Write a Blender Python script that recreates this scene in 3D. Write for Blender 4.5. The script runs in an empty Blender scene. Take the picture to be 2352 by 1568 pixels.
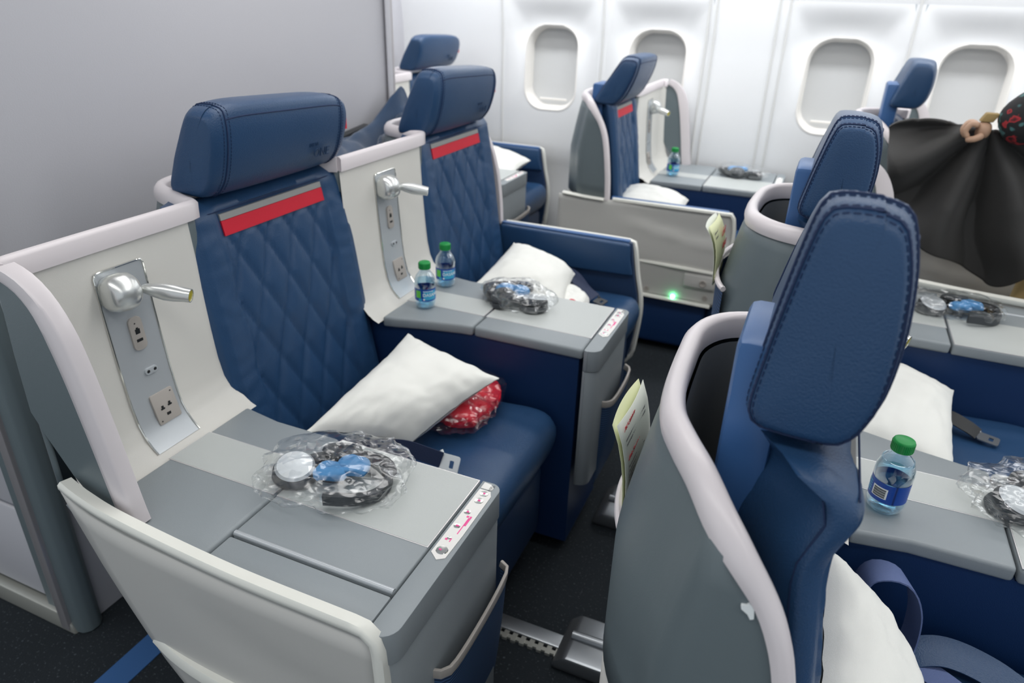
import bpy, bmesh, math, random
from mathutils import Vector, Matrix, Euler, noise
random.seed(7)
C = bpy.context.scene.collection
R = math.radians
sc = bpy.context.scene

# ------------------------------------------------------------------ camera
cam_d = bpy.data.cameras.new('camera'); cam = bpy.data.objects.new('camera', cam_d); C.objects.link(cam)
yaw, pitch, roll = 0.396144540, 0.457213319, -0.0313565703
fwd = Vector((-math.sin(yaw)*math.cos(pitch), math.cos(yaw)*math.cos(pitch), -math.sin(pitch)))
rgt = Vector((math.cos(yaw), math.sin(yaw), 0)); dwn = fwd.cross(rgt)
r2 = math.cos(roll)*rgt + math.sin(roll)*dwn; d2 = -math.sin(roll)*rgt + math.cos(roll)*dwn
cam.matrix_world = Matrix(((r2.x, -d2.x, -fwd.x, 0), (r2.y, -d2.y, -fwd.y, 0), (r2.z, -d2.z, -fwd.z, 1.39), (0, 0, 0, 1)))
cam_d.sensor_width = 36; cam_d.lens = 24.796; cam_d.clip_start = .02
cam_d.dof.use_dof = True; cam_d.dof.focus_distance = 1.0; cam_d.dof.aperture_fstop = 5.0
sc.camera = cam

# ------------------------------------------------------------------ light
w = bpy.data.worlds.new('world'); sc.world = w; w.use_nodes = True
w.node_tree.nodes['Background'].inputs[0].default_value = (.86, .93, 1.0, 1)
w.node_tree.nodes['Background'].inputs[1].default_value = .60
sc.view_settings.view_transform = 'Standard'; sc.view_settings.look = 'None'
sc.view_settings.gamma = 1; sc.view_settings.use_curve_mapping = False
sc.view_settings.exposure = .1

def area(name, loc, rot, sx, sy, e, col=(1, 1, 1)):
    l = bpy.data.lights.new(name, 'AREA'); l.shape = 'RECTANGLE'; l.size = sx; l.size_y = sy; l.energy = e; l.color = col
    o = bpy.data.objects.new(name, l); C.objects.link(o); o.location = loc; o.rotation_euler = rot
    return o
# long ceiling light strips that run along the cabin, and an unseen light added to brighten the window wall
area('ceiling_light', (-.2, 1.4, 2.16), (0, 0, 0), 5.0, .5, 32, (1, .99, .97))
area('ceiling_light', (-.2, .05, 2.16), (0, 0, 0), 5.0, .25, 17, (1, .985, .96))
area('ceiling_light', (-.2, 2.55, 2.16), (0, 0, 0), 5.0, .25, 15, (1, .985, .96))
area('sidewall_fill', (-.4, 3.30, 1.95), (R(14), 0, 0), 5.0, .12, 37, (.97, .985, 1))

# ------------------------------------------------------------------ materials
def mat(name, col, rough=.5, metal=0, bump=0, bscale=200, coat=0, spec=.5, emis=None, estr=0, var=0, vscale=3, trans=0, ior=1.45, sheen=0):
    m = bpy.data.materials.new(name); m.use_nodes = True; nt = m.node_tree; b = nt.nodes['Principled BSDF']
    b.inputs['Base Color'].default_value = (*col, 1); b.inputs['Roughness'].default_value = rough
    b.inputs['Metallic'].default_value = metal; b.inputs['Coat Weight'].default_value = coat
    b.inputs['Specular IOR Level'].default_value = spec
    b.inputs['Transmission Weight'].default_value = trans; b.inputs['IOR'].default_value = ior
    b.inputs['Sheen Weight'].default_value = sheen
    if emis: b.inputs['Emission Color'].default_value = (*emis, 1); b.inputs['Emission Strength'].default_value = estr
    tc = nt.nodes.new('ShaderNodeTexCoord')
    if bump:
        n = nt.nodes.new('ShaderNodeTexNoise'); n.inputs['Scale'].default_value = bscale; n.inputs['Detail'].default_value = 4
        nt.links.new(tc.outputs['Object'], n.inputs['Vector'])
        bp = nt.nodes.new('ShaderNodeBump'); bp.inputs['Strength'].default_value = bump; bp.inputs['Distance'].default_value = .002
        nt.links.new(n.outputs['Fac'], bp.inputs['Height']); nt.links.new(bp.outputs['Normal'], b.inputs['Normal'])
    if var:
        n2 = nt.nodes.new('ShaderNodeTexNoise'); n2.inputs['Scale'].default_value = vscale; n2.inputs['Detail'].default_value = 5
        nt.links.new(tc.outputs['Object'], n2.inputs['Vector'])
        mx = nt.nodes.new('ShaderNodeMix'); mx.data_type = 'RGBA'
        mx.inputs['A'].default_value = (*[c*(1-var) for c in col], 1); mx.inputs['B'].default_value = (*[min(1, c*(1+var)) for c in col], 1)
        nt.links.new(n2.outputs['Fac'], mx.inputs['Factor']); nt.links.new(mx.outputs['Result'], b.inputs['Base Color'])
    return m
def srgb(r, g, b):
    f = lambda c: ((c/255+.055)/1.055)**2.4 if c > 10 else c/255/12.92
    return (f(r), f(g), f(b))
M = {}
M['leather'] = mat('blue_leather', srgb(39, 70, 106), .33, bump=.35, bscale=450, spec=.5, var=.06, vscale=9)
M['leather_dark'] = mat('dark_blue_leather', srgb(32, 54, 86), .42, bump=.3, bscale=450)
M['navy'] = mat('navy_panel', srgb(16, 48, 92), .5, bump=.15, bscale=600)
M['emboss'] = mat('embossed_leather', srgb(34, 60, 92), .4)
M['stitch'] = mat('blue_stitching', srgb(24, 44, 80), .7)
M['blue_plastic'] = mat('blue_plastic', srgb(58, 98, 150), .35)
M['grey'] = mat('console_grey', srgb(140, 147, 151), .38, bump=.12, bscale=700)
M['plate'] = mat('brushed_plate', srgb(186, 190, 188), .34, bump=.15, bscale=500)
M['plate_edge'] = mat('plate_edge', srgb(225, 222, 222), .25, .4)
M['shell'] = mat('shell_grey', srgb(100, 111, 115), .38, bump=.1, bscale=700)
M['inner'] = mat('shell_inner_grey', srgb(128, 130, 130), .6)
M['trim'] = mat('white_trim', srgb(217, 210, 212), .3, spec=.5)
M['cream'] = mat('cream_panel', srgb(212, 210, 204), .5, bump=.1, bscale=800)
M['fair'] = mat('fairing_panel', srgb(190, 189, 185), .45, bump=.1, bscale=800)
M['fairtrim'] = mat('fairing_trim', srgb(228, 228, 220), .35, var=.04, vscale=20)
M['silver'] = mat('silver_paint', srgb(185, 190, 194), .35, .35)
M['chrome'] = mat('chrome', srgb(235, 235, 230), .1, 1)
M['satin'] = mat('satin_metal', srgb(215, 217, 215), .28, .75)
M['darkmetal'] = mat('metal_track', srgb(150, 154, 158), .3, .8)
M['amber'] = mat('amber_lens', srgb(176, 164, 30), .3)
M['taupe'] = mat('taupe_plastic', srgb(168, 162, 156), .45)
M['black'] = mat('black_plastic', (.012, .014, .016), .4)
M['dark'] = mat('dark_gap', (.02, .025, .03), .8)
M['red'] = mat('red_fabric', srgb(206, 22, 48), .55, bump=.2, bscale=500)
M['striped_grey'] = mat('grey_fabric', srgb(150, 150, 148), .6)
M['pillow'] = mat('white_nonwoven', srgb(236, 236, 230), .7, bump=.25, bscale=900, sheen=.2)
M['belt'] = mat('belt_webbing', srgb(36, 48, 78), .6, bump=.5, bscale=900)
M['beltlight'] = mat('pale_blue_webbing', srgb(96, 112, 156), .6, bump=.5, bscale=900)
M['wall'] = mat('sidewall_white', srgb(232, 233, 234), .5, bump=.05, bscale=300)
M['reveal'] = mat('window_reveal', srgb(234, 231, 226), .4)
M['joint'] = mat('joint_strip', srgb(214, 214, 212), .5)
M['shade'] = mat('window_shade', srgb(205, 206, 206), .45)
M['mon'] = mat('partition_laminate', srgb(196, 195, 200), .35, bump=.12, bscale=300)
M['column'] = mat('column_grey', srgb(112, 124, 128), .4)
M['alu'] = mat('aluminium_strip', srgb(190, 186, 188), .3, .5)
M['base'] = mat('kick_strip', srgb(190, 190, 182), .3, .5)
M['cap'] = mat('green_cap', srgb(22, 140, 66), .4)
M['yellowglow'] = mat('green_lamp', (.1, .8, .3), .4, emis=(.15, 1, .4), estr=14)
M['blanket'] = mat('blue_fleece', srgb(44, 68, 98), .9, bump=.6, bscale=300, sheen=.4)
M['cloth'] = mat('black_cloth', srgb(50, 49, 48), .62, bump=.3, bscale=400, sheen=.1)
M['khaki'] = mat('khaki_cloth', srgb(150, 128, 84), .8, bump=.3, bscale=300)
M['skin'] = mat('skin', srgb(176, 142, 118), .5)
M['hair'] = mat('dark_hair', srgb(40, 30, 24), .7)
M['pad'] = mat('ear_pad', srgb(58, 62, 66), .55)
M['foam'] = mat('blue_foam', srgb(78, 138, 190), .8)
M['paper'] = mat('paper', srgb(214, 218, 208), .6)
M['paper_y'] = mat('yellow_paper', srgb(216, 220, 176), .6)
M['ink'] = mat('grey_ink', srgb(110, 110, 112), .6)
M['redink'] = mat('red_ink', srgb(200, 50, 60), .6)
M['pink'] = mat('pink_print', srgb(244, 90, 160), .6)
M['white'] = mat('white_plastic', srgb(232, 230, 226), .3)
M['label_blue'] = mat('label_blue', srgb(16, 70, 160), .35)
M['label_cyan'] = mat('label_cyan', srgb(60, 165, 205), .35)
M['label_green'] = mat('label_green', srgb(100, 200, 70), .35)
M['label_white'] = mat('label_white', srgb(235, 240, 240), .35)

def glassy(name, col, rough, mixf, tint=(1, 1, 1), bump=0, bs=40):
    m = bpy.data.materials.new(name); m.use_nodes = True; nt = m.node_tree; nt.nodes.clear()
    out = nt.nodes.new('ShaderNodeOutputMaterial'); tr = nt.nodes.new('ShaderNodeBsdfTransparent'); gl = nt.nodes.new('ShaderNodeBsdfGlossy')
    tr.inputs[0].default_value = (*tint, 1); gl.inputs[0].default_value = (*col, 1); gl.inputs[1].default_value = rough
    fr = nt.nodes.new('ShaderNodeLayerWeight'); fr.inputs[0].default_value = mixf
    mx = nt.nodes.new('ShaderNodeMixShader')
    nt.links.new(fr.outputs['Facing'], mx.inputs[0]); nt.links.new(tr.outputs[0], mx.inputs[1]); nt.links.new(gl.outputs[0], mx.inputs[2])
    nt.links.new(mx.outputs[0], out.inputs[0])
    if bump:
        tc = nt.nodes.new('ShaderNodeTexCoord'); n = nt.nodes.new('ShaderNodeTexVoronoi'); n.inputs['Scale'].default_value = bs
        n.feature = 'SMOOTH_F1'
        nt.links.new(tc.outputs['Object'], n.inputs['Vector']); bp = nt.nodes.new('ShaderNodeBump'); bp.inputs['Strength'].default_value = bump
        bp.inputs['Distance'].default_value = .01
        nt.links.new(n.outputs['Distance'], bp.inputs['Height']); nt.links.new(bp.outputs['Normal'], gl.inputs['Normal']); nt.links.new(bp.outputs['Normal'], fr.inputs['Normal'])
    return m
M['bag'] = glassy('clear_plastic_film', (1, 1, 1), .16, .16, (.985, .99, .99), .6, 45)
M['bottle'] = glassy('clear_bottle_plastic', (.95, .98, 1), .05, .35, (.88, .95, .985))
M['water'] = glassy('water', (.9, .97, 1), .04, .3, (.64, .86, .96))

def floor_mat():
    m = mat('dark_carpet', srgb(30, 38, 44), .9, bump=.5, bscale=250); nt = m.node_tree; b = nt.nodes['Principled BSDF']
    tc = nt.nodes.new('ShaderNodeTexCoord'); n = nt.nodes.new('ShaderNodeTexNoise'); n.inputs['Scale'].default_value = 160; n.inputs['Detail'].default_value = 2
    nt.links.new(tc.outputs['Object'], n.inputs['Vector']); r = nt.nodes.new('ShaderNodeValToRGB')
    r.color_ramp.elements[0].position = .62; r.color_ramp.elements[0].color = (*srgb(26, 33, 39), 1)
    r.color_ramp.elements[1].position = .72; r.color_ramp.elements[1].color = (*srgb(70, 78, 84), 1)
    nt.links.new(n.outputs['Fac'], r.inputs[0]); nt.links.new(r.outputs[0], b.inputs['Base Color']); return m
M['floor'] = floor_mat()
def mesh_fabric():
    m = mat('blue_ribbed_mesh', srgb(44, 74, 112), .7); nt = m.node_tree; b = nt.nodes['Principled BSDF']
    tc = nt.nodes.new('ShaderNodeTexCoord'); wv = nt.nodes.new('ShaderNodeTexWave'); wv.bands_direction = 'Z'; wv.inputs['Scale'].default_value = 45
    nt.links.new(tc.outputs['Object'], wv.inputs['Vector']); r = nt.nodes.new('ShaderNodeValToRGB')
    r.color_ramp.elements[0].color = (*srgb(24, 40, 66), 1); r.color_ramp.elements[1].color = (*srgb(58, 90, 130), 1)
    nt.links.new(wv.outputs['Fac'], r.inputs[0]); nt.links.new(r.outputs[0], b.inputs['Base Color']); return m
M['mesh'] = mesh_fabric()

# ------------------------------------------------------------------ mesh helpers
def finish(name, bm, m, parent=None, sharp=40, bevel=0, seg=2, bang=30):
    bmesh.ops.remove_doubles(bm, verts=bm.verts, dist=1e-6)
    bmesh.ops.recalc_face_normals(bm, faces=bm.faces)
    if bevel:
        es = [e for e in bm.edges if len(e.link_faces) == 2 and e.calc_face_angle(0) > R(bang)]
        bmesh.ops.bevel(bm, geom=es, offset=bevel, segments=seg, profile=.5, affect='EDGES', clamp_overlap=True)
    bm.normal_update()
    for f in bm.faces: f.smooth = True
    for e in bm.edges:
        if len(e.link_faces) == 2 and e.calc_face_angle(0) > R(sharp): e.smooth = False
    me = bpy.data.meshes.new(name); bm.to_mesh(me); bm.free()
    ms = m if isinstance(m, (list, tuple)) else [m]
    for k in ms: me.materials.append(M[k] if isinstance(k, str) else k)
    o = bpy.data.objects.new(name, me); C.objects.link(o)
    if parent: o.parent = parent
    return o
def addvf(bm, vs, fs, mi=0):
    V = [bm.verts.new(v) for v in vs]
    for f in fs:
        try:
            ff = bm.faces.new([V[i] for i in f]); ff.material_index = mi
        except ValueError: pass
    return V
def box(bm, u0, u1, v0, v1, z0, z1, mi=0, f=None):
    vs = [(u, v, z) for u in (u0, u1) for v in (v0, v1) for z in (z0, z1)]
    if f: vs = [f(*p) for p in vs]
    addvf(bm, vs, [(0, 1, 3, 2), (4, 6, 7, 5), (0, 4, 5, 1), (2, 3, 7, 6), (0, 2, 6, 4), (1, 5, 7, 3)], mi)
def prism_uz(bm, poly, v0, v1, mi=0):
    n = len(poly); vs = [(u, v0, z) for u, z in poly]+[(u, v1, z) for u, z in poly]
    addvf(bm, vs, [tuple(range(n)), tuple(range(2*n-1, n-1, -1))]+[(i, (i+1) % n, n+(i+1) % n, n+i) for i in range(n)], mi)
def prism_uv(bm, poly, z0, z1, mi=0):
    n = len(poly); vs = [(u, v, z0) for u, v in poly]+[(u, v, z1) for u, v in poly]
    addvf(bm, vs, [tuple(range(n)), tuple(range(2*n-1, n-1, -1))]+[(i, (i+1) % n, n+(i+1) % n, n+i) for i in range(n)], mi)
def loft(bm, rings, closed=True, caps=True, mi=0):
    n = len(rings[0]); vs = [p for r in rings for p in r]; fs = []
    for i in range(len(rings)-1):
        for j in range(n if closed else n-1):
            k = (j+1) % n; fs.append((i*n+j, i*n+k, (i+1)*n+k, (i+1)*n+j))
    if caps and closed: fs.append(tuple(range(n))); fs.append(tuple((len(rings)-1)*n+j for j in range(n-1, -1, -1)))
    return addvf(bm, vs, fs, mi)
def grid(bm, nu, nv, f, mi=0):
    rings = [[f(i/nu, j/nv) for j in range(nv+1)] for i in range(nu+1)]
    return loft(bm, rings, closed=False, caps=False, mi=mi)
def resample(pts, n, smooth=True):
    pts = [Vector(p) for p in pts]
    if smooth:                                   # centripetal-ish catmull rom, then even spacing
        out = []
        for i in range(len(pts)-1):
            p0 = pts[max(0, i-1)]; p1 = pts[i]; p2 = pts[i+1]; p3 = pts[min(len(pts)-1, i+2)]
            for k in range(8):
                t = k/8; out.append(.5*((2*p1)+(p2-p0)*t+(2*p0-5*p1+4*p2-p3)*t*t+(3*p1-p0-3*p2+p3)*t**3))
        out.append(pts[-1]); pts = out
    L = [0]
    for a, b in zip(pts, pts[1:]): L.append(L[-1]+(b-a).length)
    res = []; j = 0
    for i in range(n):
        s = L[-1]*i/(n-1)
        while j < len(L)-2 and L[j+1] < s: j += 1
        d = L[j+1]-L[j]; t = 0 if d == 0 else (s-L[j])/d
        res.append(pts[j].lerp(pts[j+1], min(1, max(0, t))))
    return res
def tube(bm, path, r, n=8, mi=0, flat=1, up=None):
    path = [Vector(p) for p in path]; rings = []; prev = None
    for i, p in enumerate(path):
        t = (path[min(i+1, len(path)-1)]-path[max(0, i-1)]).normalized()
        ref = Vector(up) if up else (prev if prev is not None else (Vector((0, 0, 1)) if abs(t.z) < .9 else Vector((1, 0, 0))))
        a = (ref-t*ref.dot(t))
        if a.length < 1e-6: a = Vector((1, 0, 0))-t*t.x
        a.normalize(); b = t.cross(a)
        if not up: prev = a
        rr = r[i] if isinstance(r, (list, tuple)) else r
        rings.append([p+a*math.cos(2*math.pi*k/n)*rr*flat+b*math.sin(2*math.pi*k/n)*rr for k in range(n)])
    loft(bm, rings, mi=mi)
def lathe(bm, prof, c=(0, 0, 0), axis=(0, 0, 1), n=32, mi=0, caps=True):
    ax = Vector(axis).normalized(); q = Vector((0, 0, 1)).rotation_difference(ax); c = Vector(c)
    rings = [[c+q @ Vector((r*math.cos(2*math.pi*k/n), r*math.sin(2*math.pi*k/n), h)) for k in range(n)] for r, h in prof]
    loft(bm, rings, mi=mi, caps=caps)
def rrect(w, h, r, n=6):                       # rounded rectangle outline, centred
    pts = []
    for cx, cy, a0 in ((w/2-r, h/2-r, 0), (-w/2+r, h/2-r, 90), (-w/2+r, -h/2+r, 180), (w/2-r, -h/2+r, 270)):
        for k in range(n+1):
            a = R(a0+90*k/n); pts.append((cx+r*math.cos(a), cy+r*math.sin(a)))
    return pts
def sweep(bm, path, normals, prof, mi=0, scl=None):
    """prof: (n, w) pairs. n along given outward normal, w = t x n"""
    rings = []
    for i, p in enumerate(path):
        t = (path[min(i+1, len(path)-1)]-path[max(0, i-1)]).normalized()
        nn = normals[i]-t*normals[i].dot(t); nn.normalize(); ww = t.cross(nn)
        s = scl[i] if scl else (1, 1)
        rings.append([p+nn*a*s[0]+ww*b*s[1] for a, b in prof])
    loft(bm, rings, mi=mi)
def tag(o, label=None, cat=None, group=None, kind=None):
    if label: o['label'] = label
    if cat: o['category'] = cat
    if group: o['group'] = group
    if kind: o['kind'] = kind
    return o
def empty(name, loc, label, cat, group=None, rz=0):
    o = bpy.data.objects.new(name, None); C.objects.link(o); o.location = loc; o.rotation_euler = (0, 0, rz); o.empty_display_size = .1
    return tag(o, label, cat, group)
def struct(o): o['kind'] = 'structure'; return o
def text_verts(bm, s, size, org, ex, ey, mi=0, depth=.0006, cx=False):
    """extruded lettering laid along ex / ey from org"""
    cu = bpy.data.curves.new('t', 'FONT'); cu.body = s; cu.size = size; cu.extrude = depth/size*size; cu.align_x = 'CENTER' if cx else 'LEFT'
    o = bpy.data.objects.new('t', cu); C.objects.link(o)
    dg = bpy.context.evaluated_depsgraph_get(); dg.update(); me = bpy.data.meshes.new_from_object(o.evaluated_get(dg))
    ex = Vector(ex).normalized(); ey = Vector(ey); ey = (ey-ex*ey.dot(ex)).normalized(); ez = ex.cross(ey); org = Vector(org)
    addvf(bm, [org+ex*v.co.x+ey*v.co.y+ez*v.co.z for v in me.vertices], [tuple(p.vertices) for p in me.polygons], mi)
    bpy.data.objects.remove(o); bpy.data.curves.remove(cu); bpy.data.meshes.remove(me)
def lerp(a, b, t): return a+(b-a)*t
def interp(tab, x):
    if x <= tab[0][0]: return tab[0][1]
    for (a, b), (c, d) in zip(tab, tab[1:]):
        if x <= c: return b+(d-b)*(x-a)/(c-a)
    return tab[-1][1]

# ------------------------------------------------------------------ the cabin
YW = [(0, 3.76), (.55, 3.742), (.56, 3.738), (.85, 3.722), (1.2, 3.715), (1.4, 3.69), (1.7, 3.60), (1.95, 3.45), (2.2, 3.2)]
def wy(z): return interp(YW, z)
ZL = [0, .15, .3, .45, .55, .56, .7, .8]
bm = bmesh.new(); box(bm, -3.2, 2.6, -1.0, 3.8, -.04, 0); struct(finish('floor', bm, 'floor'))
bm = bmesh.new(); box(bm, -3.2, 2.6, -1.0, 3.8, 2.2, 2.24); struct(finish('ceiling', bm, 'wall'))
WX = [-1.385, -.83, .005, .54, 1.10]; WZ = 1.045
zb, zt = .72, 1.40
bm = bmesh.new()
xs = [-3.2]
cells = []
for x in WX: cells.append((x-.25, x+.25))
# lower and upper courses
def course(zs, x0, x1, nx):
    rings = [[(lerp(x0, x1, i/nx), wy(z), z) for z in zs] for i in range(nx+1)]
    loft(bm, rings, closed=False, caps=False)
course([0, .2, .4, .55, .56, .66, zb], -3.2, 2.6, 30)
course([zt, 1.45, 1.5, 1.6, 1.7, 1.8, 1.9, 2.0, 2.1, 2.2], -3.2, 2.6, 30)
edges = [-3.2]+[e for c in cells for e in c]+[2.6]
for i in range(0, len(edges), 2): course([zb+(zt-zb)*k/8 for k in range(9)], edges[i], edges[i+1], 2)
NR = 13
def win_ring(cx, wd, ht, r, dy):
    return [(cx+a, wy(WZ+b)+dy, WZ+b) for a, b in rrect(wd, ht, r, NR)]
for cx in WX:
    inner = [(a, b) for a, b in rrect(.292, .422, .108, NR)]
    outer = []
    for a, b in inner:                        # project to the cell rectangle
        hw, hh = .25, ((zt-WZ) if b > 0 else (WZ-zb))
        s = min(hw/abs(a) if a else 9e9, hh/abs(b) if b else 9e9); outer.append((a*s, b*s))
    rings = []
    for k in range(13):
        t = k/12; ring = []
        for (a, b), (c, d) in zip(outer, inner):
            x = lerp(a, c, t); z = WZ+lerp(b, d, t)
            # soft scoop above the window
            ss = lambda q: (lambda c: c*c*(3-2*c))(max(0, min(1, q)))
            sc_ = .030*ss(t*1.1)*ss((z-WZ-.02)/.2)
            ring.append((cx+x, wy(z)+sc_, z))
        rings.append(ring)
    loft(bm, rings, closed=True, caps=False)
struct(tag(finish('wall_port', bm, 'wall', sharp=60), 'white curved cabin sidewall with oval-cornered windows'))
for i, cx in enumerate(WX):
    w_ = struct(bpy.data.objects.new('window_%d' % (i+1), None)); C.objects.link(w_); w_.location = (cx, 3.72, WZ)
    def ring(wd, ht, r, dy): return [(a, wy(WZ+b)-3.72+dy+(.030*(lambda c: c*c*(3-2*c))(max(0, min(1, (b-.02)/.2)))) if dy < .1 else 0, b) for a, b in rrect(wd, ht, r, NR)]
    b2 = bmesh.new()
    loft(b2, [ring(.296, .426, .109, .003), ring(.294, .424, .108, -.002), ring(.284, .413, .104, -.002), ring(.280, .408, .102, .003), ring(.270, .394, .098, .020), ring(.260, .382, .094, .045), ring(.258, .380, .094, .085)], caps=False)
    finish('window_frame', b2, 'reveal', w_, sharp=60)
    b2 = bmesh.new(); pts = ring(.27, .39, .10, .082)
    loft(b2, [pts, [(a*.98, y+.006, z*.98) for a, y, z in pts]])
    finish('window_shade', b2, 'shade', w_, sharp=60)
    b2 = bmesh.new(); loft(b2, [[(x+.0, .062+(wy(WZ-.158)-3.72)+.006*math.cos(a), -.160+.005*math.sin(a)) for a in [k*math.pi/4 for k in range(8)]] for x in [-.075+.15*k/10 for k in range(11)]])
    finish('shade_handle', b2, 'reveal', w_)
# vertical joint strips in the sidewall
TX = [-1.11, -.60, -.565, -.29, -.245, .27, .82, -1.66]
for i, x in enumerate(TX):
    bm = bmesh.new(); wdt = .0055
    rings = [[(x-wdt, wy(z)-.001, z), (x-wdt*.6, wy(z)-.005, z), (x+wdt*.6, wy(z)-.005, z), (x+wdt, wy(z)-.001, z)] for z in [.56+k*.12 for k in range(14)]]
    loft(bm, rings); struct(finish('trim_%d' % (i+1), bm, 'joint'))
# soft raised ribs either side of each window
# partition behind the first centre pair
struct_i = 20
bm = bmesh.new(); box(bm, -1.95, -1.387, .76, 2.165, 0, 2.2)
struct(finish('wall_aft', bm, 'mon', bevel=.004))
def st(name, f, m, **k):
    b = bmesh.new(); f(b); return struct(finish(name, b, m, **k))
st('trim_10', lambda b: box(b, -1.95, -1.38, 2.165, 2.195, 0, 2.2), 'alu', bevel=.004)
st('trim_11', lambda b: box(b, -1.381, -1.375, 2.145, 2.172, 0, 2.2), 'mon', bevel=.002)
st('trim_12', lambda b: prism_uv(b, [(-1.40, .70), (-1.372, .706), (-1.360, .720), (-1.358, .742), (-1.372, .758), (-1.40, .762)], 0, 2.2), 'column', bevel=.006)
st('trim_13', lambda b: box(b, -1.425, -1.397, .692, .72, .012, 2.2), 'alu', bevel=.004)
st('trim_14', lambda b: box(b, -1.475, -1.425, .706, .74, .04, 2.2), 'column', bevel=.004)
st('wall_side', lambda b: (box(b, -1.95, -1.475, .712, .74, .07, .33), box(b, -1.95, -1.475, .712, .74, .34, 2.2)), 'mon', bevel=.006)
st('wall_core', lambda b: box(b, -1.95, -1.39, .735, .765, 0, 2.2), 'column')
st('baseboard_aft', lambda b: prism_uz(b, [(-1.96, 0), (-1.385, 0), (-1.395, .03), (-1.425, .055), (-1.96, .055)], .695, .735), 'base', bevel=.006)
st('wall_bulkhead', lambda b: box(b, -2.32, -2.27, 2.9, 3.72, 0, 2.2), 'mon', bevel=.003)
st('trim_15', lambda b: box(b, -1.235, -1.168, -.6, .86, 0, .002), 'blue_plastic')
st('trim_16', lambda b: box(b, -1.5, .1, 1.135, 1.175, 0, .012), 'darkmetal', bevel=.003)
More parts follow.
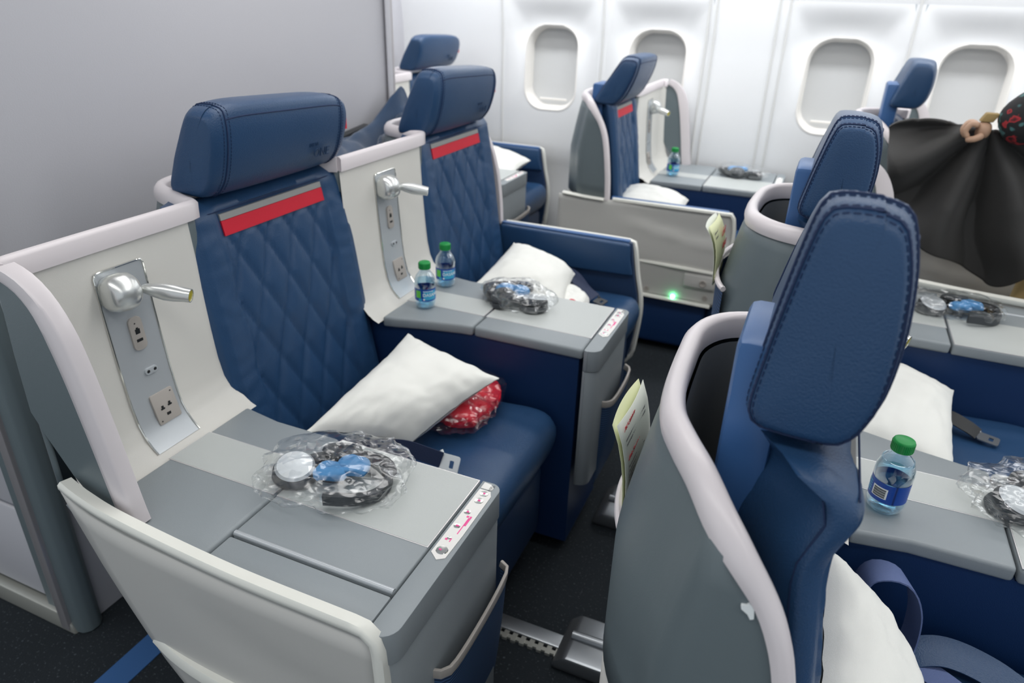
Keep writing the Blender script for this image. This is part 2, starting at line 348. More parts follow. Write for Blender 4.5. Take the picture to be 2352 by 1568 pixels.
# ------------------------------------------------------------------ a seat with its console and shell
WALLP = [(0, .628), (-.014, .634), (-.030, .646), (-.046, .664), (-.058, .69), (-.066, .73), (-.072, .79), (-.078, .87), (-.082, .95), (-.085, 1.012)]
def wall_u(z): return interp([(b, a) for a, b in WALLP], z)
TRIM2 = [(-.176, 1.02), (-.153, .984), (-.123, .937), (-.105, .894), (-.094, .85), (-.085, .80), (-.075, .72), (-.070, .64)]
def trim_u(z): return interp([(b, a) for a, b in reversed(TRIM2)], z)
TRIM1 = [(-.060, 1.030), (-.030, 1.018), (-.002, .992), (.019, .950), (.035, .889), (.049, .813), (.061, .74), (.072, .67), (.078, .640)]
def unit(name, x0, yo, s, cp, sp, lab, console_aisle=False, seat_aisle=False, join=False, raise_=0, res=1.0, near_rim=0., tagred=False, strips=(.068, .165), head=None, lean=.0, dz=0., bulge=0., wing=False):
    c0, c1 = cp; s0, s1 = sp
    cw = console_aisle or wing
    def zm(z): return z-dz*max(0, z-.64)/.39
    U = empty('business_class_seat', (x0, yo, 0), lab, 'seat', 'business class seats')
    def P(*p):
        if len(p) == 1: p = p[0]
        return (p[0], s*p[1], p[2])
    def fin(nm, bm, m, par=None, **k):
        for v in bm.verts: v.co.y *= s
        return finish(nm, bm, m, par or U, **k)
    # --- console
    bm = bmesh.new()
    if console_aisle: prism_uz(bm, [(.0, .612), (.512, .612), (.512, .06), (.34, .06), (.24, .25), (.19, .34), (.15, .42), (.08, .54)], c0+.008, c1-.008)
    elif near_rim: prism_uv(bm, [(-.16, c0-.030), (.03, c0-.030), (.20, c0+.010), (.512, c0+.012), (.512, c1-.008), (-.16, c1-.008)], .04, .612)
    else: box(bm, -.04, .512, c0+.012, c1-.008, .04, .612)
    con = fin('console_body', bm, 'navy')
    e0 = c0-.0; lips = .008
    bm = bmesh.new(); prism_uv(bm, [(0, c0-.052 if near_rim else c0), (.03, c0-.046 if near_rim else c0), (.12, c0-.02 if near_rim else c0), (.20, c0-.003 if near_rim else c0), (.232, c0), (.232, c1), (.09, c1), (.0, c1+.014)], .612, .64)
    fin('console_shelf', bm, 'grey', bevel=.007, seg=3)
    if console_aisle:
        bm = bmesh.new()
        box(bm, .236, .5225, c0, c0+.060, .612, .638); l1 = fin('console_edge', bm, 'grey', bevel=.003)
        bm = bmesh.new(); box(bm, .236, .5225, c0+.064, c1, .612, .64); fin('console_lid', bm, 'grey', bevel=.004, seg=3)
        bm = bmesh.new(); tube(bm, resample([(.238, c0+.069, .6372), (.3, c0+.069, .6372), (.521, c0+.069, .6372)], 6), .0052, 10)
        fin('lid_handle', bm, 'silver')
    else:
        bm = bmesh.new(); box(bm, .236, .5225, c0, c1, .612, .64); fin('console_lid', bm, 'grey', bevel=.007, seg=3)
    st0, st1 = strips
    for (a, b_, q0, q1) in ((.0, .232, st0, st1), (.2365, .5225, st0, c1-.004 if not console_aisle else c1-.001)):
        bm = bmesh.new(); box(bm, a+.001, b_-.001, q0, q1, .6395, .6408); e = fin('plate', bm, 'plate_edge')
        bm = bmesh.new(); box(bm, a+.0028, b_-.003, q0+.0018, q1-.0018, .6400, .6412); fin('plate_face', bm, 'plate', e)
    # nose
    k0 = c0-.006 if console_aisle else c0
    def nosepoly(d):
        pts = [(.526, k0-.0), (.536+d, k0-.004)]
        for kk in range(7): a = R(-90+90*kk/6); pts.append((.536+d+(.028)*math.cos(a)-.0, k0+.026+.028*math.sin(a)))
        for kk in range(7): a = R(0+90*kk/6); pts.append((.544+d+.020*math.cos(a), c1-.018+.020*math.sin(a)))
        pts += [(.526, c1+.001)]
        return pts
    bm = bmesh.new(); prism_uv(bm, nosepoly(0), .585, .64); fin('console_nose', bm, 'grey', bevel=.009, seg=3, bang=50)
    bm = bmesh.new(); prism_uv(bm, nosepoly(-.003), .06 if console_aisle else .25, .583); fin('console_front', bm, 'grey', bevel=.003, bang=50)
    # control panel
    cc0, cc1 = (c0+.158, c1-.022) if console_aisle else (c0+.10, c1-.025)
    bm = bmesh.new(); prism_uv(bm, [(.530, cc0), (.545, cc0-.012), (.556, cc0-.004), (.5575, cc0+.05), (.557, cc1-.012), (.551, cc1), (.531, cc1)], .6396, .6412)
    L_ = cc1-cc0
    for (a, b_, q, h) in ((.541, .05, .004, .0012), (.538, .2, .004, .002), (.545, .2, .0015, .004), (.540, .40, .005, .0015), (.548, .42, .0015, .02), (.550, .50, .003, .012), (.545, .56, .004, .002), (.540, .62, .004, .0016), (.544, .82, .005, .0015), (.544, .94, .004, .0015)):
        box(bm, a-q/2, a+q/2, cc0+b_*L_-h, cc0+b_*L_+h, .6405, .6428 if b_ not in (.2, .42, .5, .56) else .6416, mi=1)
    cpn = fin('control_panel', bm, ['white', 'pink'])
    for f_, rr_, uu_ in ((.055, .0098, .5435), (.82, .0078, .5435), (.94, .0075, .5435), (.40, .0058, .5390), (.62, .0058, .5390), (.22, .0036, .541)):
        bm = bmesh.new(); lathe(bm, [(0, 0), (rr_, 0), (rr_*.9, .0010), (.0001, .0013)], (uu_, cc0+f_*L_, .641), n=16)
        fin('control_button', bm, 'chrome', cpn)
    bm = bmesh.new(); prism_uv(bm, [(.531, cc1+.003), (.551, cc1+.003), (.552, cc1+.010), (.545, cc1+.018), (.531, cc1+.020)], .6396, .6411)
    tb = fin('table_button', bm, 'white', bevel=.0004)
    bm = bmesh.new()
    text_verts(bm, 'Table', .0085, (.5455, s*(cc1+.018), .6411), (0, -1, 0), (1, 0, 0), depth=.0002) if s > 0 else text_verts(bm, 'Table', .0085, (.5455, s*(cc1+.003), .6411), (0, -1, 0), (1, 0, 0), depth=.0002)
    finish('table_lettering', bm, 'ink', tb)
    # literature pocket on the console front
    p0, p1 = (c0+.11, c1-.0) if console_aisle else (c0+.09, c1+.006)
    zp0, zp1 = .455, .462
    path = resample([(.556, p0-.008, zp0), (.575, p0, zp0), (.584, p0+.03, zp0), (.586, lerp(p0, p1, .6), lerp(zp0, zp1, .6)), (.58, p1-.01, zp1), (.562, p1+.002, zp1+.006)], 18)
    bm = bmesh.new(); sweep(bm, path, [Vector((1, 0, 0)) if 2 < i < 15 else Vector((.7, -1 if i < 9 else 1, 0)) for i in range(18)], [(-.003, -.009), (.003, -.009), (.003, .009), (-.003, .009)])
    pk = fin('literature_pocket', bm, 'taupe', bevel=.0015)
    bm = bmesh.new()
    grid(bm, 17, 8, lambda a, b_: (lambda q: (lerp(q.x, .556, b_**1.5*.9), q.y, lerp(q.z-.004, .20, b_)))(path[min(17, round(a*17))]))
    fin('pocket_mesh', bm, 'mesh', pk)
    # --- privacy wall (inner face)
    va = c0+.018 if cw else (-.07 if near_rim else c0)
    vb = s0+.038
    n1 = 14
    bm = bmesh.new()
    def wf(a, b_):
        v = lerp(va, vb, a); i = b_*(len(WALLP)-1); k = int(min(i, len(WALLP)-2)); t = i-k
        u = lerp(WALLP[k][0], WALLP[k+1][0], t); z = lerp(WALLP[k][1], WALLP[k+1][1], t)
        # corner curls
        d0 = (v-va); e_ = (.030*max(0, 1-d0/.03)**2 if cw else 0)
        d1 = (vb-v); e2 = -.012*max(0, 1-d1/.02)**2*(z > .65)
        return (u+e_+e2, v, zm(z))
    grid(bm, 26, 27, wf)
    fin('privacy_wall', bm, 'cream')
    # --- shell plan path
    if join:
        plan = [(-.087, va), (-.087, lerp(va, s0, .5)), (-.088, s0+.034), (-.115, s0+.055), (-.18, s0+.082), (-.235, s0+.11), (-.262, s0+.16), (-.27, s0+.25), (-.27, s1-.24), (-.255, s1-.17), (-.205, s1-.115), (-.125, s1-.085), (-.088, s1-.07)]
    else:
        plan = [(-.087, va), (-.087, lerp(va, s0, .5)), (-.088, s0+.034), (-.115, s0+.055), (-.18, s0+.082), (-.235, s0+.11), (-.262, s0+.16), (-.264, s0+.23), (-.260, s1-.20), (-.250, s1-.135), (-.230, s1-.09), (-.197, s1-.045), (-.170, s1+.004)]
    if cw: plan = [(-.060, va+.001), (-.074, va+.006), (-.085, va+.018)]+plan[1:]
    n2 = 64
    pl = resample([(u, v, 1.03-dz) for u, v in plan], n2)
    nr = []
    for i in range(n2):
        t = (pl[min(i+1, n2-1)]-pl[max(0, i-1)]).normalized(); nr.append(Vector((-t.y, t.x, 0)))   # outward (aft)
    nr = [(-v_ if v_.x > 0 and abs(v_.x) > abs(v_.y) else v_) for v_ in nr]
    for i in range(n2):
        t = (pl[min(i+1, n2-1)]-pl[max(0, i-1)]).normalized(); nr[i] = Vector((-t.y, t.x, 0))
    # shell skin
    def flare(z): return .040*min(1, max(0, (1.02-z)/.2))**.8 if z > .6 else .04
    zs = [1.02, .98, .94, .90, .86, .82, .76, .70, .64]
    bm = bmesh.new(); rings = []
    for z in zs:
        ring = []
        for i in range(n2):
            fl = flare(z)*min(1, max(0, (-.1-pl[i].x)/.08)); q = pl[i]+nr[i]*(fl+.004); ring.append((q.x, q.y, z))
        if not join:
            ue = trim_u(z); x_e = ring[-1][0]; ye = s1+.012+.012*min(1, max(0, (1.0-z)/.25))
            # round the last part onto the side plane and run forward to the trim
            ring = [(p[0], min(p[1], ye), p[2]) for p in ring]
            for k in range(1, 7): ring.append((lerp(x_e, ue, k/6), ye, z))
        if not join:
            lim = trim_u(z)-.016*min(1, max(0, (z-.88)/.10)); k0_ = next((i for i in range(int(n2*.6), len(ring)) if ring[i][0] > lim), None)
            if k0_:
                a_, b_ = ring[k0_-1], ring[k0_]; t_ = (lim-a_[0])/(b_[0]-a_[0]); q_ = (lim, lerp(a_[1], b_[1], t_), z)
                ring = ring[:k0_]+[q_]*(len(ring)-k0_)
        rings.append([(p[0], p[1], zm(p[2])) for p in ring])
    loft(bm, rings, closed=False, caps=False)
    o = fin('shell_skin', bm, ['shell', 'inner'], sharp=60)
    md = o.modifiers.new('s', 'SOLIDIFY'); md.thickness = .006; md.offset = 0
    # lining of the space behind the head
    bm = bmesh.new(); rings = []
    for z in (1.0, .9, .8, .7):
        rings.append([(pl[i]-nr[i]*.012+Vector((0, 0, z-1.03))) for i in range(n2) if pl[i].x < -.15])
    loft(bm, rings, closed=False, caps=False); fin('shell_lining', bm, 'inner')
    # lower shell
    lowm = 'fair'
    bm = bmesh.new(); rings = []
    for z in (.636, .5, .3, .12):
        ring = []
        for i in range(18 if console_aisle else 0, n2):
            fl = .04*min(1, max(0, (-.1-pl[i].x)/.08)); q = pl[i]+nr[i]*(fl+.002-(.03 if z < .25 else 0)); y_ = q.y if join else min(q.y, s1+.03); ring.append((q.x, y_, z))
        rings.append(ring)
    loft(bm, rings, closed=False, caps=False); o = fin('lower_shell', bm, lowm, sharp=60)
    md = o.modifiers.new('s', 'SOLIDIFY'); md.thickness = .006; md.offset = 0
    # rim
    path = [p.copy() for p in pl]; nrm = [n_.copy() for n_ in nr]; scl = [(1, 1)]*n2
    if not join:
        z_ = 1.03-dz
        ctl = [(u, v, z_) for u, v in plan[:-2]]+[(-.205, s1-.048, zm(1.027)), (-.178, s1-.012, zm(1.010))]+[(u, s1+.004+.014*min(1, max(0, (.99-z)/.2)), zm(z)) for u, z in TRIM2[1:]]
        path = resample(ctl, 110); nrm = []; scl = []
        for i, p in enumerate(path):
            t = path[min(i+1, 109)]-path[max(0, i-1)]; th = Vector((-t.y, t.x, 0)); th = th.normalized() if th.length > 1e-5 else Vector((0, 1, 0))
            f_ = min(1, max(0, (z_-p.z)/.05)); nrm.append((th*(1-f_)+Vector((0, 1, 0))*f_).normalized()); scl.append((1, lerp(1, .62, min(1, (z_-p.z)/.08))))
    bm = bmesh.new(); sgn = 1
    prof = [(-.010, .002), (-.006, .007), (.0, .009), (.008, .006), (.014, -.002), (.016, -.012), (.014, -.022), (-.009, -.026)]
    sweep(bm, path, nrm, prof, scl=scl)
    fin('shell_rim', bm, 'trim', sharp=55)
    # --- side wing beside the console (type with console on the aisle)
    if cw:
        bm = bmesh.new(); gp = [(-.065, .995), (-.055, 1.018)]+TRIM1[1:]+[(.072, .64), (.03, .644), (-.02, .70), (-.06, .765), (-.078, .80), (-.074, .90)]
        prism_uz(bm, [(a, zm(b_)) for a, b_ in gp], va-.006, va+.006); fin('side_wing', bm, 'shell', sharp=40)
        tr = resample([(u+.010, va+.004, zm(z)) for u, z in TRIM1], 28)
        bm = bmesh.new(); sweep(bm, tr, [Vector((0, -1, 0))]*28, [(-.012, .017), (-.009, .026), (0, .029), (.010, .024), (.013, .012), (.013, -.012), (.009, -.016), (-.012, -.016)], scl=[(1, lerp(.6, 1, min(1, k/8))) for k in range(28)])
        fin('wing_trim', bm, 'trim', sharp=50)
    if console_aisle:
        # aisle fairing below the console
        fp = [(-.020, .690), (.02, .662), (.10, .650), (.30, .641), (.532, .636), (.548, .620), (.552, .56), (.556, .35), (.55, .10), (.30, .10), (.20, .27), (.157, .351), (.114, .409), (.04, .549)]
        bm = bmesh.new()
        def bow(u): return -.010*math.sin(max(0, min(1, (u+.02)/.57))*math.pi)
        lo = [(-.018, .684), (.04, .549), (.114, .409), (.157, .351), (.20, .27), (.28, .12)]
        rings = []
        for k in range(25):
            t = k/24; ring = []
            for j in range(15):
                q = j/14
                z = lerp(interp([(-.02, .690), (.02, .664), (.10, .652), (.30, .643), (.56, .634)], -.02+.575*t), .10, q)
                ul = interp([(.12, .28), (.27, .20), (.351, .157), (.409, .114), (.549, .04), (.684, -.018)], z)
                u = lerp(ul, .540, t)
                sw = .010*math.exp(-((z-(.60-.16*t))/.035)**2)*min(1, max(0, (t-.25)*4))
                ring.append((u, c0-.010+bow(u)*.5+sw*.6+.012*(q**2), z))
            rings.append(ring)
        loft(bm, rings, closed=False, caps=False); o = fin('aisle_fairing', bm, 'fair', sharp=60)
        md = o.modifiers.new('s', 'SOLIDIFY'); md.thickness = .01; md.offset = 0
        pth = resample([(-.020, c0-.008, .692), (.02, c0-.011, .680), (.10, c0-.013, .665), (.30, c0-.015, .650), (.48, c0-.012, .644), (.522, c0-.011, .642), (.537, c0-.011, .630), (.541, c0-.011, .585), (.545, c0-.012, .45), (.548, c0-.010, .25), (.546, c0-.008, .12)], 60)
        bm = bmesh.new(); sweep(bm, pth, [Vector((0, -1, 0))]*60, [(-.013, -.012), (-.012, .001), (-.006, .005), (.003, .004), (.008, -.001), (.009, -.010), (.005, -.015)])
        fin('fairing_trim', bm, 'fairtrim', sharp=60)
        pth = resample([(.108, c0-.010, .428), (.16, c0-.020, .418), (.24, c0-.026, .410), (.40, c0-.028, .404), (.54, c0-.024, .400)], 20)
        bm = bmesh.new(); sweep(bm, pth, [Vector((0, -1, 0))]*20, [(-.02, -.014), (-.02, .004), (.006, .005), (.008, 0), (.002, -.014)])
        fin('fairing_ledge', bm, 'fairtrim', sharp=60)
        # white inner filler between the fairing and the shelf
        bm = bmesh.new(); prism_uz(bm, [(-.02, .66), (.09, .640), (.232, .640), (.232, .60), (.52, .60), (.1, .5), (.05, .58)], c0-.012, c0+.004); fin('fairing_lip', bm, 'grey')
    # --- armrest on the far side of the seat
    if not join:
        a0, a1 = s1-.01, s1+.03
        if console_aisle or not seat_aisle:
            fr = [(.425, .648), (.432, .60), (.445, .53), (.462, .46), (.468, .395), (.462, .30), (.450, .22), (.40, .16)]
        else:
            fr = [(.430, .648), (.436, .60), (.440, .55), (.440, .41), (.436, .30), (.42, .25)]
        zlow = fr[-1][1]
        poly = [(-.06, .650)]+fr+[(-.05, zlow)]
        bm = bmesh.new(); prism_uz(bm, poly, a0, a0+.018); fin('armrest_pad', bm, 'leather_dark', bevel=.004)
        bm = bmesh.new(); prism_uz(bm, [(-.06, .648), (fr[0][0]-.004, .646), (fr[1][0]-.006, .59), (fr[2][0]-.004, .535), (-.06, .520)], a0-.014, a0+.006); fin('armrest_cushion', bm, 'leather', bevel=.009, seg=3)
        bm = bmesh.new(); box(bm, -.06, .415, a0+.004, a0+.026, .640, .654); fin('armrest_top', bm, 'blue_plastic', bevel=.004)
        poly2 = [(-.29, .64), (-.07, .645)]+[(u+.006, z) for u, z in fr[:-1]]+[(fr[-1][0], .25), (-.29, .25)]
        bm = bmesh.new()
        rings = []
        for k in range(31):
            t = k/30; ring = []
            for j in range(19):
                q = j/18; z = lerp(.642, .25, q); ue = interp(sorted([(z_, u_+.006) for u_, z_ in fr]), z); u = lerp(-.285, ue, t)
                tt = max(0, (u+.02)/.45)
                sw = .012*math.exp(-((z-(.575-.055*min(1, tt*1.3)))/.016)**2)*min(1, max(0, tt*3)) if u > -.02 else 0
                dep = .008*min(1, max(0, tt*3))*(1 if z > .575-.055*min(1, tt*1.3) else 0)
                ring.append((u, a1-.004-dep+sw*.4-.016*max(0, (q-.55)/.45), z))
            rings.append(ring)
        loft(bm, rings, closed=False, caps=False); o = fin('side_fairing', bm, 'fair', sharp=60)
        md = o.modifiers.new('s', 'SOLIDIFY'); md.thickness = .008; md.offset = 0
        pth = resample([(-.05, a1-.004, .648), (.2, a1-.002, .649), (.40, a1-.002, .648), (fr[0][0]+.002, a1-.002, .644)]+[(u+.008, a1-.006, z) for u, z in fr[1:]], 40)
        bm = bmesh.new(); sweep(bm, pth, [Vector((0, 1, 0))]*40, [(-.016, -.006), (-.016, .003), (-.004, .006), (.006, .003), (.007, -.006)])
        fin('armrest_trim', bm, 'fairtrim', sharp=60)
        bm = bmesh.new(); sweep(bm, resample([(-.265, a1+.004, .652), (-.17, a1+.006, .646), (-.085, a1+.005, .643)], 8), [Vector((0, 1, 0))]*8, [(-.012, -.008), (-.012, .004), (.004, .005), (.009, -.002), (.004, -.008)])
        fin('shell_ledge', bm, 'fairtrim', sharp=60)
        for zz, u0_, u1_ in ((.408, .09, .440), (.262, -.05, .40)):
            bm = bmesh.new(); sweep(bm, resample([(u0_, a1-.006, zz), (lerp(u0_, u1_, .5), a1+.002, zz-.002), (u1_, a1-.004, zz-.008)], 12), [Vector((0, 1, 0))]*12, [(-.012, -.008), (-.012, .004), (.006, .004), (.008, -.004), (.002, -.008)])
            fin('fairing_ledge', bm, 'fairtrim', sharp=60)
        bm = bmesh.new(); box(bm, -.2, .38, a0-.04, a1-.03, .03, .25); fin('kick_panel', bm, 'navy', bevel=.02, seg=3)
        if seat_aisle:
            bm = bmesh.new(); box(bm, .28, .41, a1-.012, a1+.004, .325, .385); hp = fin('release_plate', bm, 'fair', bevel=.010, seg=3)
            bm = bmesh.new(); lathe(bm, [(0, 0), (.014, 0), (.014, .006), (.010, .006), (.009, .002), (.0001, .002)], (.36, a1+.003, .352), (0, 1, 0), 18); fin('release_button', bm, 'taupe', hp)
            bm = bmesh.new(); lathe(bm, [(0, 0), (.009, 0), (.008, .004), (.0001, .006)], (.245, a1-.004, .272), (0, 1, 0), 16); fin('floor_path_lamp', bm, 'yellowglow')
            for uu in (.13, .375):
                bm = bmesh.new(); lathe(bm, [(0, 0), (.011, 0), (.011, .003), (.006, .004), (.005, .001), (.0001, .001)], (uu, a1-.012, .285), (0, 1, 0), 14); fin('screw_cap', bm, 'taupe')
    # --- seat back
    b0, b1 = s0+.020, s1-.035
    h0, h1, zl, zn, zf = head or (b0+.03, b1-.012, 1.032, 1.20, 1.185)
    def uf(z): return interp([(.30, .03), (.42, -.005), (.55, -.028), (.65, -.045), (.80, -.066), (.94, -.088), (1.0, -.10), (1.03, -.125)], z)+bulge*math.exp(-((z-.985)/.045)**2)
    N = int(70*res); T = int(90*res); rings = []
    for j in range(T+1):
        z = lerp(.40, 1.022, j/T); uft = uf(z); ub = uft-.10 if z < .97 else lerp(uft-.10, uft-.07, (z-.97)/.052)
        ring = [(ub, b0+.075, z), (lerp(ub, uft, .45), b0+.030, z)]
        rc = .024
        for k in range(7):
            a = R(180-90*k/6); ring.append((uft-rc+rc*math.sin(a)*1.0, b0+rc+rc*math.cos(a), z))
        for k in range(1, N):
            v = lerp(b0+rc, b1-rc, k/N); t = (v-b0)/(b1-b0); du = 0
            bl = .17
            if bl < t < 1-bl and z < 1.0:
                du -= .008*min(1, (min(t-bl, 1-bl-t))/.02)
                if z < .943:
                    a1_ = v/.082+z/.165; a2_ = v/.082-z/.165
                    for q in (a1_, a2_):
                        d = abs((q+.5) % 1-.5); du -= .0042*math.exp(-(d/.055)**2)
                    d1_ = abs((a1_+.5) % 1-.5); d2_ = abs((a2_+.5) % 1-.5); du += .004*min(1, 3*min(d1_, d2_))
            else:
                du += .004*math.sin(min(t, 1-t)/bl*math.pi)
                du += .0022*noise.noise(Vector((v*30, z*45, x0*3)))
            du += .003*noise.noise(Vector((v*6, z*7, x0*5)))
            du -= .010*max(0, (z-.985)/.037)**2
            ring.append((uft+du, v, z))
        for k in range(7):
            a = R(90-90*k/6); ring.append((uft-rc+rc*math.sin(a), b1-rc+rc*math.cos(a), z))
        ring += [(lerp(ub, uft, .45), b1-.030, z), (ub, b1-.075, z)]; rings.append(ring)
    bm = bmesh.new(); loft(bm, rings); br = fin('backrest', bm, 'leather', sharp=70)
    bv0 = b0+(b1-b0)*.195; bv1 = b1-(b1-b0)*.15
    for nm, z0_, z1_, mm in (('grey_band', .978, .990, 'striped_grey'), ('red_band', .948, .977, 'red')):
        bm = bmesh.new(); rings = [[(uf(z)-.0035+o_, v, z) for z in (z0_, (z0_+z1_)/2, z1_) for o_ in (0,)]+[(uf(z)-.02, v, z) for z in (z1_, z0_)] for v in [lerp(bv0, bv1, k/8) for k in range(9)]]
        loft(bm, rings); fin(nm, bm, mm, br)
    # bracket of the headrest
    bm = bmesh.new(); box(bm, -.200, -.150, h1-(.21 if join else .15), h1-(.09 if join else .03), .90, zl+.075); fin('headrest_bracket', bm, 'blue_plastic', bevel=.01)
    # --- headrest
    PR = [(-.072, 1.032), (-.063, 1.06), (-.062, 1.11), (-.069, 1.165), (-.080, 1.202), (-.088, 1.214), (-.100, 1.219), (-.125, 1.222), (-.150, 1.221), (-.160, 1.214), (-.166, 1.19), (-.173, 1.14), (-.180, 1.08), (-.184, 1.04), (-.180, 1.024), (-.166, 1.018), (-.12, 1.016), (-.086, 1.018)]
    pr = resample([(a, 0, z) for a, z in PR]+[(PR[0][0], 0, PR[0][1])], 61)[:-1]
    cu_, cz = -.11, 1.12
    rings = []; NV = 40
    vsn = [h0+(h1-h0)*(.5-.5*math.cos(math.pi*k/NV)) for k in range(NV+1)]
    def hp_(p, v, off=0):
        tt = 2*(v-h0)/(h1-h0)-1; dd = min(v-h0, h1-v)
        sc2 = 1 if dd > .022 else math.sqrt(max(0, 1-((.022-dd)/.022)**2))*.20+.80
        nearness = (v-h0)/(h1-h0) if s < 0 else (h1-v)/(h1-h0)
        zt_ = lerp(zf, zn, nearness); zz = zl+(p.z-1.018)/(1.220-1.018)*(zt_-zl)-.022*abs(tt)**6*max(0, (p.z-1.10)/.12); cz = (zl+zt_)/2
        uu = p.x-.014*abs(tt)**3*(1 if p.x > cu_ else -.3)+lean*(p.z-1.03)/.18
        cl = cu_+lean*(zz-1.03)/.18
        q = Vector((cl+(uu-cl)*sc2, v, cz+(zz-cz)*lerp(1, sc2, .6)))
        if off: q += Vector((q.x-cl, 0, q.z-cz)).normalized()*off
        return q
    for v in vsn: rings.append([hp_(p, v) for p in pr])
    def shrink(ring, k, dv):
        c_ = sum(ring, Vector())/len(ring); return [c_+(p-c_)*k+Vector((0, dv, 0)) for p in ring]
    rings = [shrink(rings[0], k, -d_) for k, d_ in ((.0, .0042), (.4, .004), (.65, .0032), (.85, .002))]+rings+[shrink(rings[-1], k, d_) for k, d_ in ((.85, .002), (.65, .0032), (.4, .004), (.0, .0042))]
    bm = bmesh.new(); loft(bm, rings); hr = fin('headrest', bm, 'leather', sharp=75)
    if res > .6:
        bm = bmesh.new()
        for v, off in ((h0+.034, .0006), (h1-.034, .0006)):
            lp = [hp_(p, v, off) for p in pr]; tube(bm, lp+[lp[0]], .0014, 6)
            for sgn_ in (-1, 1):
                vv = v+sgn_*.0075; lp2 = resample([hp_(p, vv, .0005) for p in pr]+[hp_(pr[0], vv, .0005)], 230, False)
                for k in range(0, 228, 3): tube(bm, lp2[k:k+3], .0007, 4)
        if s < 0:                      # seams that frame the end panel
            for dd_, rr_ in ((.0085, .0013), (.0046, 0), (.0105, 0)):
                lp = [hp_(p, h1-dd_, .0006) for p in pr]
                if rr_: tube(bm, lp+[lp[0]], rr_, 6)
                else:
                    lp2 = resample(lp+[lp[0]], 210, False)
                    for k in range(0, 208, 3): tube(bm, lp2[k:k+3], .0007, 4)
        tp = [hp_(pr[17], v, .0006) for v in [lerp(h0+.034, h1-.034, k/24) for k in range(25)]]; tube(bm, tp, .0013, 6)
        fin('headrest_stitching', bm, 'stitch', hr)
        bm = bmesh.new(); rings = []
        for side in (b0+.004, b1-.004): tube(bm, [(uf(z)-.028, side, z) for z in [lerp(.5, 1.0, k/20) for k in range(21)]], .0012, 5)
        tube(bm, [(uf(.996)+.000, v, .998) for v in [lerp(b0+.02, b1-.02, k/20) for k in range(21)]], .0012, 5)
        fin('backrest_piping', bm, 'stitch', br)
    bm = bmesh.new()
    lo_ = h1-.178
    pz = 1.085+raise_
    if s > 0:
        text_verts(bm, 'ONE', .026, hp_(pr[6], lo_+.04, .0016)+Vector((.0, 0, -.020)), hp_(pr[3], lo_+.08)-hp_(pr[3], lo_+.04), (lean/.18, 0, 1), depth=.0010)
        text_verts(bm, 'DELTA', .0105, hp_(pr[6], lo_+.03, .0016)+Vector((.0, 0, .003)), hp_(pr[3], lo_+.08)-hp_(pr[3], lo_+.04), (lean/.18, 0, 1), depth=.0008)
        finish('embossed_lettering', bm, 'emboss', hr)
    else: bm.free()
    if tagred:
        bm = bmesh.new(); box(bm, -.098+lean*.5, -.078+lean*.5, h1-.012, h1+.0015, 1.105, 1.140); fin('red_tab', bm, 'red', hr)
    # --- cushion and leg rest
    q0, q1 = s0+.004, s1-.014
    rings = []; NV = 30
    SP = [(-.06, .33), (-.06, .455), (.0, .462), (.12, .462), (.30, .466), (.42, .470), (.462, .462), (.482, .435), (.484, .40), (.470, .355), (.45, .33)]
    sp_ = resample([(a, 0, z) for a, z in SP], 46)
    for k in range(NV+1):
        v = q0+(q1-q0)*(.5-.5*math.cos(math.pi*k/NV)); dd = min(v-q0, q1-v); e_ = 0 if dd > .035 else (1-math.sqrt(max(0, 1-((.035-dd)/.035)**2)))
        ring = []
        for p in sp_:
            du = -.03*e_ if p.x > .40 else 0; dz = -.025*e_ if p.z > .44 else 0
            g = -.003*math.exp(-((min(abs(v-q0-.09), abs(q1-.09-v)))/.004)**2) if p.z > .45 else 0
            ring.append((p.x+du, v, p.z+dz+g+(.004*noise.noise(Vector((p.x*9, v*9, x0))) if p.z > .45 else 0)))
        rings.append(ring)
    bm = bmesh.new(); loft(bm, rings); fin('seat_cushion', bm, 'leather', sharp=60)
    bm = bmesh.new(); box(bm, .37, .455, q0+.02, q1-.02, .10, .335); fin('leg_rest', bm, 'leather_dark', bevel=.03, seg=4)
    bm = bmesh.new(); box(bm, -.1, .36, q0+.03, q1-.03, .02, .33); fin('seat_base', bm, 'black')
    # --- reading light and sockets on the privacy wall
    sv0, sv1 = st0, st1
    def wallpt(v, z, off): return (wall_u(z)+off, v, z)
    bm = bmesh.new(); zz = [.6415, .645, .655, .67, .69, .72, .76, .82, .88, .94, .985]
    zz[-1] = .968
    rings = [[wallpt(v, z, .0022) for z in zz]+[wallpt(v, z, -.002) for z in reversed(zz)] for v in (sv0+.002, sv1-.002)]
    loft(bm, rings); sp = fin('service_strip', bm, 'silver', sharp=60)
    bm = bmesh.new(); zl = [.642]+zz[1:]
    loop = [wallpt(sv0, z, .0028) for z in zl[:-1]+[.966]]+[wallpt(sv0+.002, .968, .0028), wallpt(sv0+.006, .970, .0028), wallpt(sv1-.006, .970, .0028), wallpt(sv1-.002, .968, .0028)]+[wallpt(sv1, z, .0028) for z in reversed(zl[:-1]+[.966])]
    tube(bm, resample(loop, 80, False), .0016, 6); fin('strip_edge', bm, 'chrome', sp)
    lv = lerp(sv0, sv1, .30); lz = .934
    bm = bmesh.new(); lathe(bm, [(.004, -.030), (.018, -.0295), (.027, -.023), (.031, -.012), (.032, .004), (.030, .016), (.024, .023), (.016, .026), (.0001, .026)], (wall_u(lz)+.020, lv, lz), (.15, 1, -.05), 28)
    lamp = fin('reading_lamp', bm, 'satin')
    q = Vector((wall_u(lz)+.026, lv+.024, lz-.002)); dv = Vector((.078, .036, -.014)).normalized()
